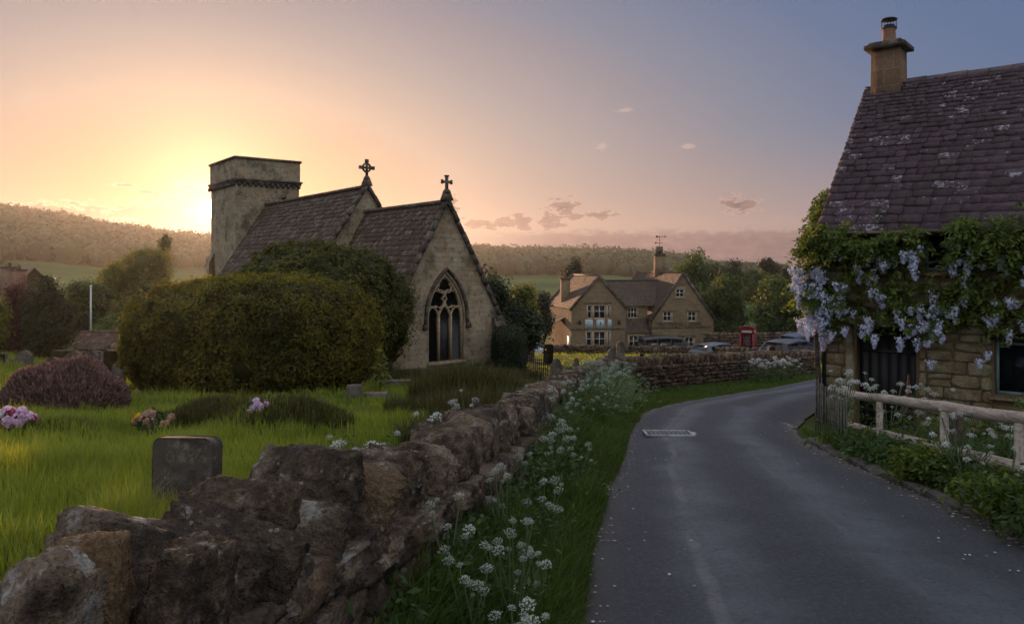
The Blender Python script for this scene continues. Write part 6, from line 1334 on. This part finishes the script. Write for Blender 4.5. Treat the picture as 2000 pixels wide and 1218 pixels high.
# white pole
x = (177.5-1000)/F_PX*40; g = gz(x, 40); zt = EYE - (560-HOR)/F_PX*40; o = thing('white_pole', 'slim white pole standing before the dark spreading tree', 'pole', (x, 40, g)); b = MB(); b.tube([(x, 40, g-.1), (x, 40, zt)], [.055, .04], 10); b.build('shaft', M['paint_white'], o); b = MB(); b.lathe((x, 40, zt), [(.05, 0), (.07, .04), (.05, .09), (.01, .1)], 10); b.build('finial', M['paint_white'], o)
# ruddy house at the left edge
def left_house():
    Y = 46.0; x = (-20-1000)/F_PX*Y; g = gz(x, Y); th = thing('stone_house', 'stone house end with paired ruddy chimneys at the left edge', 'house', (x, Y, g)); xr = (33-1000)/F_PX*Y; ez = EYE - (575-HOR)/F_PX*Y
    b = MB(); b.box((x-1.2, Y+3, (g+ez)/2), (2*(xr-x)+.6, 5, ez-g)); b.build('wall', M['church'], th, uv=True)
    b = MB(); x0 = x-1.2-(xr-x)-.5; b.prism([(0, 0), (5.4, 0), (2.7, 1.6)], (x0, Y+.3, ez), (0, 1, 0), (0, 0, 1), (1, 0, 0), 2*(xr-x)+.9); r_ = b.build('roof', M['churchtile'], th)
    for pxc, t in ((6, 523), (25, 528)):
        xx = (pxc-1000)/F_PX*Y; zt = EYE - (t-HOR)/F_PX*Y; b = MB(); b.box((xx, Y+.6, (ez-.6+zt)/2), (.54, .7, zt-ez+.6)); b.build('chimney', M['ruddy'], r_, uv=True); b = MB(); b.box((xx, Y+.6, zt+.03), (.62, .78, .10)); b.build('chimney_cap', M['darkdress'], r_); b = MB(); b.lathe((xx, Y+.6, zt+.08), [(.11, 0), (.09, .26), (.10, .28)], 10); b.build('chimney_pot', M['clay'], r_)
M['ruddy'] = masonry('ruddy_stack', (.26, .15, .10), (.17, .10, .07), (.22, .17, .13), .3, .1)
left_house()
# low outbuilding with a stone-tiled roof behind the graves
def shed():
    Y = 33.0; x0, x1 = (134-1000)/F_PX*Y, (262-1000)/F_PX*Y; zr = EYE - (652-HOR)/F_PX*Y; ze = EYE - (683-HOR)/F_PX*Y; g = min(gz(x0, Y), gz(x1, Y)) - .1; L = x1-x0; th = thing('outbuilding', 'low outbuilding with a long stone-tiled roof behind the graves', 'shed', ((x0+x1)/2, Y, g))
    b = MB(); b.box(((x0+x1)/2, Y+1.0, (g+ze)/2), (L-.2, 1.7, ze-g+.1)); b.build('wall', M['church'], th, uv=True); up = nrm(np.array([0, 1.0, zr-ze])); n = nrm(np.array([0, -(zr-ze), 1.0])); sl = math.hypot(1.0, zr-ze); b = MB(); o = np.array([x0, Y, ze])
    b.add([o, o + np.array([L, 0, 0]), o + np.array([L, 0, 0]) + up*sl, o + up*sl], [(0, 1, 2, 3)]); roof_tiles(b, o, (1, 0, 0), up, L, sl-.02, n, .16, .10, (.18, .34), .022, np.random.default_rng(8), lift=.5); o2 = np.array([x0, Y+2.0, ze]); up2 = nrm(np.array([0, -1.0, zr-ze])); b.add([o2, o2 + np.array([L, 0, 0]), o2 + np.array([L, 0, 0]) + up2*sl, o2 + up2*sl], [(3, 2, 1, 0)])
    for k in range(int(L/.3)): b.box((x0 + .15 + k*.3, Y+1.0, zr+.03), (.29, .2, .07), None, rng.uniform(0, 1))
    b.build('roof', M['churchtile'], th)
shed()
# dark garden wall behind the telephone box
GW = np.array([(14.0, 55.5, -3.15), (20, 56, -3.1), (26, 56.5, -3.05)])
build_wall('dry_stone_wall', 'dark garden wall behind the telephone box and parked cars', GW, 0, 0, 11.9, seed=33, cope=(.25, .4), ncope=3, nb=2, face_l=(.3, .6), face_h=(.16, .25), zcap=.2, both=False)
# grave flowers
def bouquet(name, label, pxc, pyc, Y, wpx, cols, seed):
    rg = np.random.default_rng(seed); x = (pxc-1000)/F_PX*Y; g = gz(x, Y); r = wpx/2/F_PX*Y; zc = max(EYE - (pyc-HOR)/F_PX*Y, g + r*.6); th = thing(name, label, 'flowers', (x, Y, g))
    b = MB(); b.lathe((x, Y, g), [(r*.35, -.03), (r*.5, max(zc-g-r*.2, .05)), (r*.4, max(zc-g-r*.2, .05))], 12); b.build('pot', M['iron'], th)
    b = MB(); p, nn = shell(260, (x, Y, zc), (r*.98, r*.8, r*.62), 2, rg, -.6); leaves(b, p - nn*.01, nn, r*.30, .5, .9, rg); b.build('foliage', M['leaf_garden'], th)
    k = 0
    for mat, n, s in cols:
        for _ in range(n):
            d = nrm(rg.normal(size=3)); d[2] = abs(d[2])*.9 - .1; d[1] = -abs(d[1]) if rg.random() < .6 else d[1]; d = nrm(d); c = np.array([x, Y, zc]) + d*np.array([r*.92, r*.78, r*.62]); b = MB(); m = 46; q = nrm(rg.normal(size=(m, 3)) + d*.9); leaves(b, c + q*s*r*rg.uniform(.3, .8, (m, 1)), q + d*.4, s*r*.75, .7, .5, rg); b.build('flower_head', mat, th)
bouquet('grave_flowers', 'pink and crimson grave flowers cut by the left edge of the photograph', 30, 838, 8.0, 74, [(M['pink'], 9, .42), (M['red'], 6, .30), (M['white'], 4, .30)], 3)
bouquet('grave_flowers', 'faded brown bunch of grave flowers with one yellow rose', 300, 824, 9.0, 74, [(M['peach'], 16, .26), (M['yellow'], 1, .36), (M['purplefl'] if 'purplefl' in M else M['heather'], 5, .22)], 5)
bouquet('grave_flowers', 'pale pink bunch of grave flowers between the two grassy mounds', 501, 803, 9.0, 50, [(M['pink'], 9, .40), (M['white'], 2, .3)], 7)
# tall spiky plant by the small tree
def spire():
    Y = 17.0; x = (742-1000)/F_PX*Y; g = gz(x, Y); h = EYE - (682-HOR)/F_PX*Y - g; th = thing('spire_plant', 'tall yellow-green leafy spire growing at the corner of the rounded hedge', 'plant', (x, Y, g)); rg = np.random.default_rng(4); b = MB(); b.tube([(x, Y, g-.05), (x+.02, Y, g+h*.5), (x, Y, g+h)], [.02, .014, .004], 6); b.build('stem', M['stem'], th); b = MB()
    n = 150; f = rg.uniform(.08, 1, n); a = rg.uniform(0, 6.28, n); r = .26*(1-f)**.7*rg.uniform(.5, 1.1, n) + .03; p = np.stack([x + r*np.cos(a), Y + r*np.sin(a), g + f*h + r*.25], 1); d = np.stack([np.cos(a)*.5, np.sin(a)*.5, .8+0*a], 1); leaves(b, p, d, .19, .28, .35, rg); b.build('foliage', M['leaf_gold'], th)
spire()
for k, (px_, py_, Y, sx, sy, sz, lab) in enumerate(((692, 765, 15.6, .30, .25, .34, 'small square grave stump on the lawn at the right end of the rounded hedge'), (735, 768, 15.4, .48, .25, .2, 'low flat grave kerb beside the small square stump'), (775, 735, 24.0, .9, .3, .25, 'long mossy kerb stone at the foot of the church wall'), (997, 745, 25.0, .55, .3, .16, 'pale flat stone lying in front of the church buttress'))):
    c = P(px_, py_, Y); b = MB(); rock(b, (0, 0, 0), (sx, sy, sz), None, k+3, 9, .06, .15, tint=.6); o = b.build('grave_stump' if k == 0 else 'kerb_slab', M['grave'], org=(0, 0, 0)); o.location = (c[0], c[1], gz(c[0], c[1]) + sz*.3); tag(o, lab, 'stone')
# ------------------------------------------------------------------ cow parsley on the verge
def umbel(b, c, r, rg, up):
    """domed flower head: ray stalks carrying clusters of tiny white florets"""
    n = 15; a = np.arange(n)*2.4; f = np.sqrt((np.arange(n)+.5)/n); t1 = nrm(np.cross(up, [1, .3, .1])); t2 = np.cross(up, t1); tips = c + (t1*np.cos(a)[:, None] + t2*np.sin(a)[:, None])*(f*r)[:, None] + up*(.035*(1-f*f))[:, None]*r/.05
    for q in tips:
        m = 9; p = q + rg.normal(size=(m, 3))*r*.10; leaves(b[0], p, np.tile(up, (m, 1)), r*.20, .9, .5, rg)
    for q in tips[::2]: b[1].tube([c - up*r*.5, q], .0012, 3, caps=False)
def parsley(name, label, x, y, h, nu, rg, group=None, mat=None, leafm=None, spread=.3, ur=.045, lm=110, lean=(0, 0), cat='wild flower', bloom=1.0):
    g = gz(x, y); th = thing(name, label, cat, (x, y, g), 0, group); st = MB(); fl = [MB() for _ in range(nu)]; lf = MB(); base = np.array([x, y, g]); tops = []
    for k in range(nu):
        a = rg.uniform(0, 6.28); rr = spread*math.sqrt(rg.random()); hh = h*rg.uniform(.62, 1.02); top = base + np.array([math.cos(a)*rr + lean[0]*hh, math.sin(a)*rr + lean[1]*hh, hh]); tops.append(top)
        j = base + np.array([math.cos(a)*rr*.25, math.sin(a)*rr*.25, hh*.45]) + rg.normal(0, .015, 3); st.tube([base + rg.normal(0, .03, 3)*np.array([1, 1, 0]) - ZU*.04, j, top - ZU*.03, top], [.006, .005, .0038, .003], 5)
    parts = st.build('stem', M['stem'], th)
    for k, top in enumerate(tops):
        b = MB(); up = nrm(ZU + rg.normal(0, .18, 3)); umbel((b, b), top, ur*rg.uniform(.5, 1.4), rg, up); b.build('flower_head', mat or M['white'], th)
    p = base + np.stack([rg.normal(0, spread*.75, lm), rg.normal(0, spread*.75, lm), rg.uniform(.03, .62, lm)*h], 1); q = np.repeat(p, 5, 0) + rg.normal(0, .028, (lm*5, 3)); leaves(lf, q, ZU + rg.normal(0, .5, (len(q), 3)), .05, .34, .8, rg); lf.build('foliage', leafm or M['leaf_garden'], th); return th
def verge_flowers():
    rg = np.random.default_rng(17); D = (.0, .0)
    spec = [(.02, 3.0, .55, 11, .15), (-.18, 3.25, .50, 8, .12), (.0, 3.55, .66, 14, .13), (.09, 3.85, .42, 7, .10), (-.30, 3.6, .55, 9, .12), (.12, 2.7, .34, 7, .12), (-.05, 4.35, .62, 9, .14), (.22, 5.1, .5, 8, .14), (.02, 5.5, .5, 6, .12), (.36, 6.4, .6, 11, .2), (.52, 7.6, .5, 7, .18), (.62, 7.0, .42, 8, .16), (.62, 8.7, .58, 9, .2), (.85, 9.4, .55, 7, .2), (.72, 10.2, .62, 10, .25), (1.0, 10.9, .6, 10, .3), (1.25, 11.0, .5, 9, .3)]
    for i, (x, y, h, n, sp) in enumerate(spec):
        parsley('cow_parsley', 'white-flowered cow parsley growing on the verge along the lane side of the foreground wall', x, y, h, n, rg, 'cow parsley along the foreground wall', spread=sp, ur=.027 if y < 5 else .036, lm=45, mat=M['cream'])
    # pale froth of blossom where the wall starts to bend
    for i, (x, y) in enumerate(((1.35, 12.2), (1.5, 13.0), (1.75, 13.9), (1.95, 14.6), (1.6, 12.5), (2.15, 15.2), (2.3, 15.9))):
        parsley('cow_parsley', 'dense pale green-white cow parsley massed at the start of the wall bend', x, y, .78, 20, rg, 'cow parsley massed at the wall bend', spread=.34, ur=.045, lm=230, leafm=M['leaf_mint'], mat=M['mintbloom'])
    for i, (x, y, h, n) in enumerate(((-.95, 5.5, .42, 6), (-.72, 7.0, .45, 6), (-.60, 8.0, .5, 6), (-1.0, 7.4, .4, 4), (-1.5, 6.6, .35, 3), (-.55, 9.2, .5, 5))):
        parsley('cow_parsley', 'white cow parsley flowering in the lawn grass behind the foreground wall', x, y, h, n, rg, 'cow parsley on the lawn side of the wall', spread=.2, ur=.04, lm=40)
    for x, y in ((8.4, 24.9), (9.0, 25.5), (7.8, 24.2), (9.6, 26.3)):
        parsley('cow_parsley', 'white cow parsley at the foot of the far stretch of wall', x, y, .75, 16, rg, 'cow parsley below the far wall', spread=.4, ur=.07, lm=120)
M['cream'] = leafmat('cream_blossom', (.36, .40, .34), (.62, .66, .58), .3, (1.1, 1.1, 1.0), .7)
M['mintbloom'] = leafmat('greenish_blossom', (.28, .36, .27), (.50, .58, .46), .3, (1.1, 1.1, 1.0), .7)
M['leaf_mint'] = leafmat('pale_leaf', (.09, .14, .07), (.22, .30, .17), .4)
verge_flowers()
def wall_foot():
    rg = np.random.default_rng(41); b = MB(); n = 420; y = 1.9 + rg.uniform(0, 1, n)**1.3*13; x = np.interp(y, _wy, _wx) + .30 + np.abs(rg.normal(0, .10, n)); c = np.stack([x, y, ground(x, y) + rg.uniform(.03, .32, n)], 1); q = (c[:, None] + rg.normal(0, .045, (n, 22, 3))).reshape(-1, 3); leaves(b, q, ZU + rg.normal(0, .6, (len(q), 3)) + np.array([.5, -.3, 0]), .055, .42, .9, rg, np.clip(np.repeat(rg.normal(.4, .25, n), 22), 0, 1), .1)
    kind(b.build('wall_foot_weeds', M['leaf_garden']), 'stuff', 'low leafy weeds along the lane side foot of the wall', 'weeds')
wall_foot()
# ------------------------------------------------------------------ garden bank by the fence
def garden():
    rg = np.random.default_rng(23)
    def bush(label, x, y, w_, h, n, mat, name='garden_plant', size=.07, asp=.4):
        g = gz(x, y); th = thing(name, label, 'garden plant', (x, y, g)); b = MB(); m = int(n/14); c = np.array([x, y, g]) + np.stack([rg.normal(0, w_*.42, m), rg.normal(0, w_*.42, m), h*rg.beta(1.6, 1.3, m)], 1); q = (c[:, None] + rg.normal(0, .055, (m, 14, 3))).reshape(-1, 3); leaves(b, q, ZU + rg.normal(0, .6, (len(q), 3)), size, asp, .9, rg, np.clip(np.repeat(rg.normal(.45, .25, m), 14) + rg.normal(0, .1, m*14), 0, 1), .1); b.build('foliage', mat, th)
        b = MB()
        for k in range(12): a = c[rg.integers(0, m)]; b.tube([(x + rg.normal(0, .06), y + rg.normal(0, .06), g-.04), (a[0]*.6 + x*.4, a[1]*.6 + y*.4, g + (a[2]-g)*.6), a], [.007, .005, .003], 5)
        b.build('stem', M['stem'], th)
    for i, a in enumerate((('low dark foliage at the foot of the paling screen', 4.45, 9.6, .42, .19, 2400), ('spreading leafy plant between the palings and the first fence post', 4.30, 9.0, .42, .19, 2400), ('dark leafy clump below the first fence post', 4.25, 8.3, .38, .16, 2000), ('bright green leafy bush rooted at the kerb below the middle post', 4.0, 7.45, .28, .30, 2200), ('leafy clump behind the middle fence post', 4.85, 7.7, .5, .5, 1500), ('tall leafy clump behind the top rail near the window', 5.2, 6.9, .5, .7, 1900), ('large leafy plant spilling to the kerb at the right edge', 4.02, 6.0, .42, .34, 3200), ('leafy plant hanging over the kerb in the right foreground', 3.92, 5.35, .40, .32, 3200), ('mound of leaves between the middle and near posts', 4.42, 6.7, .34, .15, 1800), ('brushy foliage in front of the dark cottage door', 5.3, 9.4, .6, .7, 1700), ('leafy plant under the cottage window', 6.1, 9.2, .6, .8, 1700), ('green plant beneath the window at the right edge', 6.7, 9.3, .5, .95, 1700))): bush(*a, M['leaf_garden'] if i % 3 else M['leaf_wist'])
    fl = [('frothy white-flowered plant leaning through the palings', 4.22, 9.75, .95, 22, .20, .05), ('tall white-flowered stems in front of the dark door', 4.75, 9.6, 1.15, 9, .5, .042), ('white flower spikes rising behind the far end of the top rail', 5.0, 10.1, 1.05, 9, .4, .045), ('white-flowered stems between the first and middle posts', 4.7, 8.7, .95, 10, .35, .04), ('white blossoms showing under the top rail beside the middle post', 4.9, 7.6, .85, 12, .35, .035), ('loose white-flowered plant crossing the middle post', 4.3, 7.35, .78, 16, .26, .03), ('white-flowered stems sprawling below the lower rail', 4.08, 6.85, .62, 14, .28, .028), ('white flower heads among the leaves at the right edge above the lower rail', 4.62, 6.6, .98, 16, .25, .028), ('white flowers close to the kerb in the right foreground', 4.0, 6.2, .55, 10, .25, .022), ('white-flowered stems beside the nearest fence post', 4.5, 6.1, .80, 12, .22, .026)]
    for lab, x, y, h, n, sp, ur in fl: parsley('white_valerian', lab, x, y, h, n, rg, None, spread=sp, ur=ur, lm=70, leafm=M['leaf_garden'], cat='garden flower')
garden()
if HAZE_ON: build_haze()
for o in bpy.data.objects:
    if '_org' in o: del o['_org']
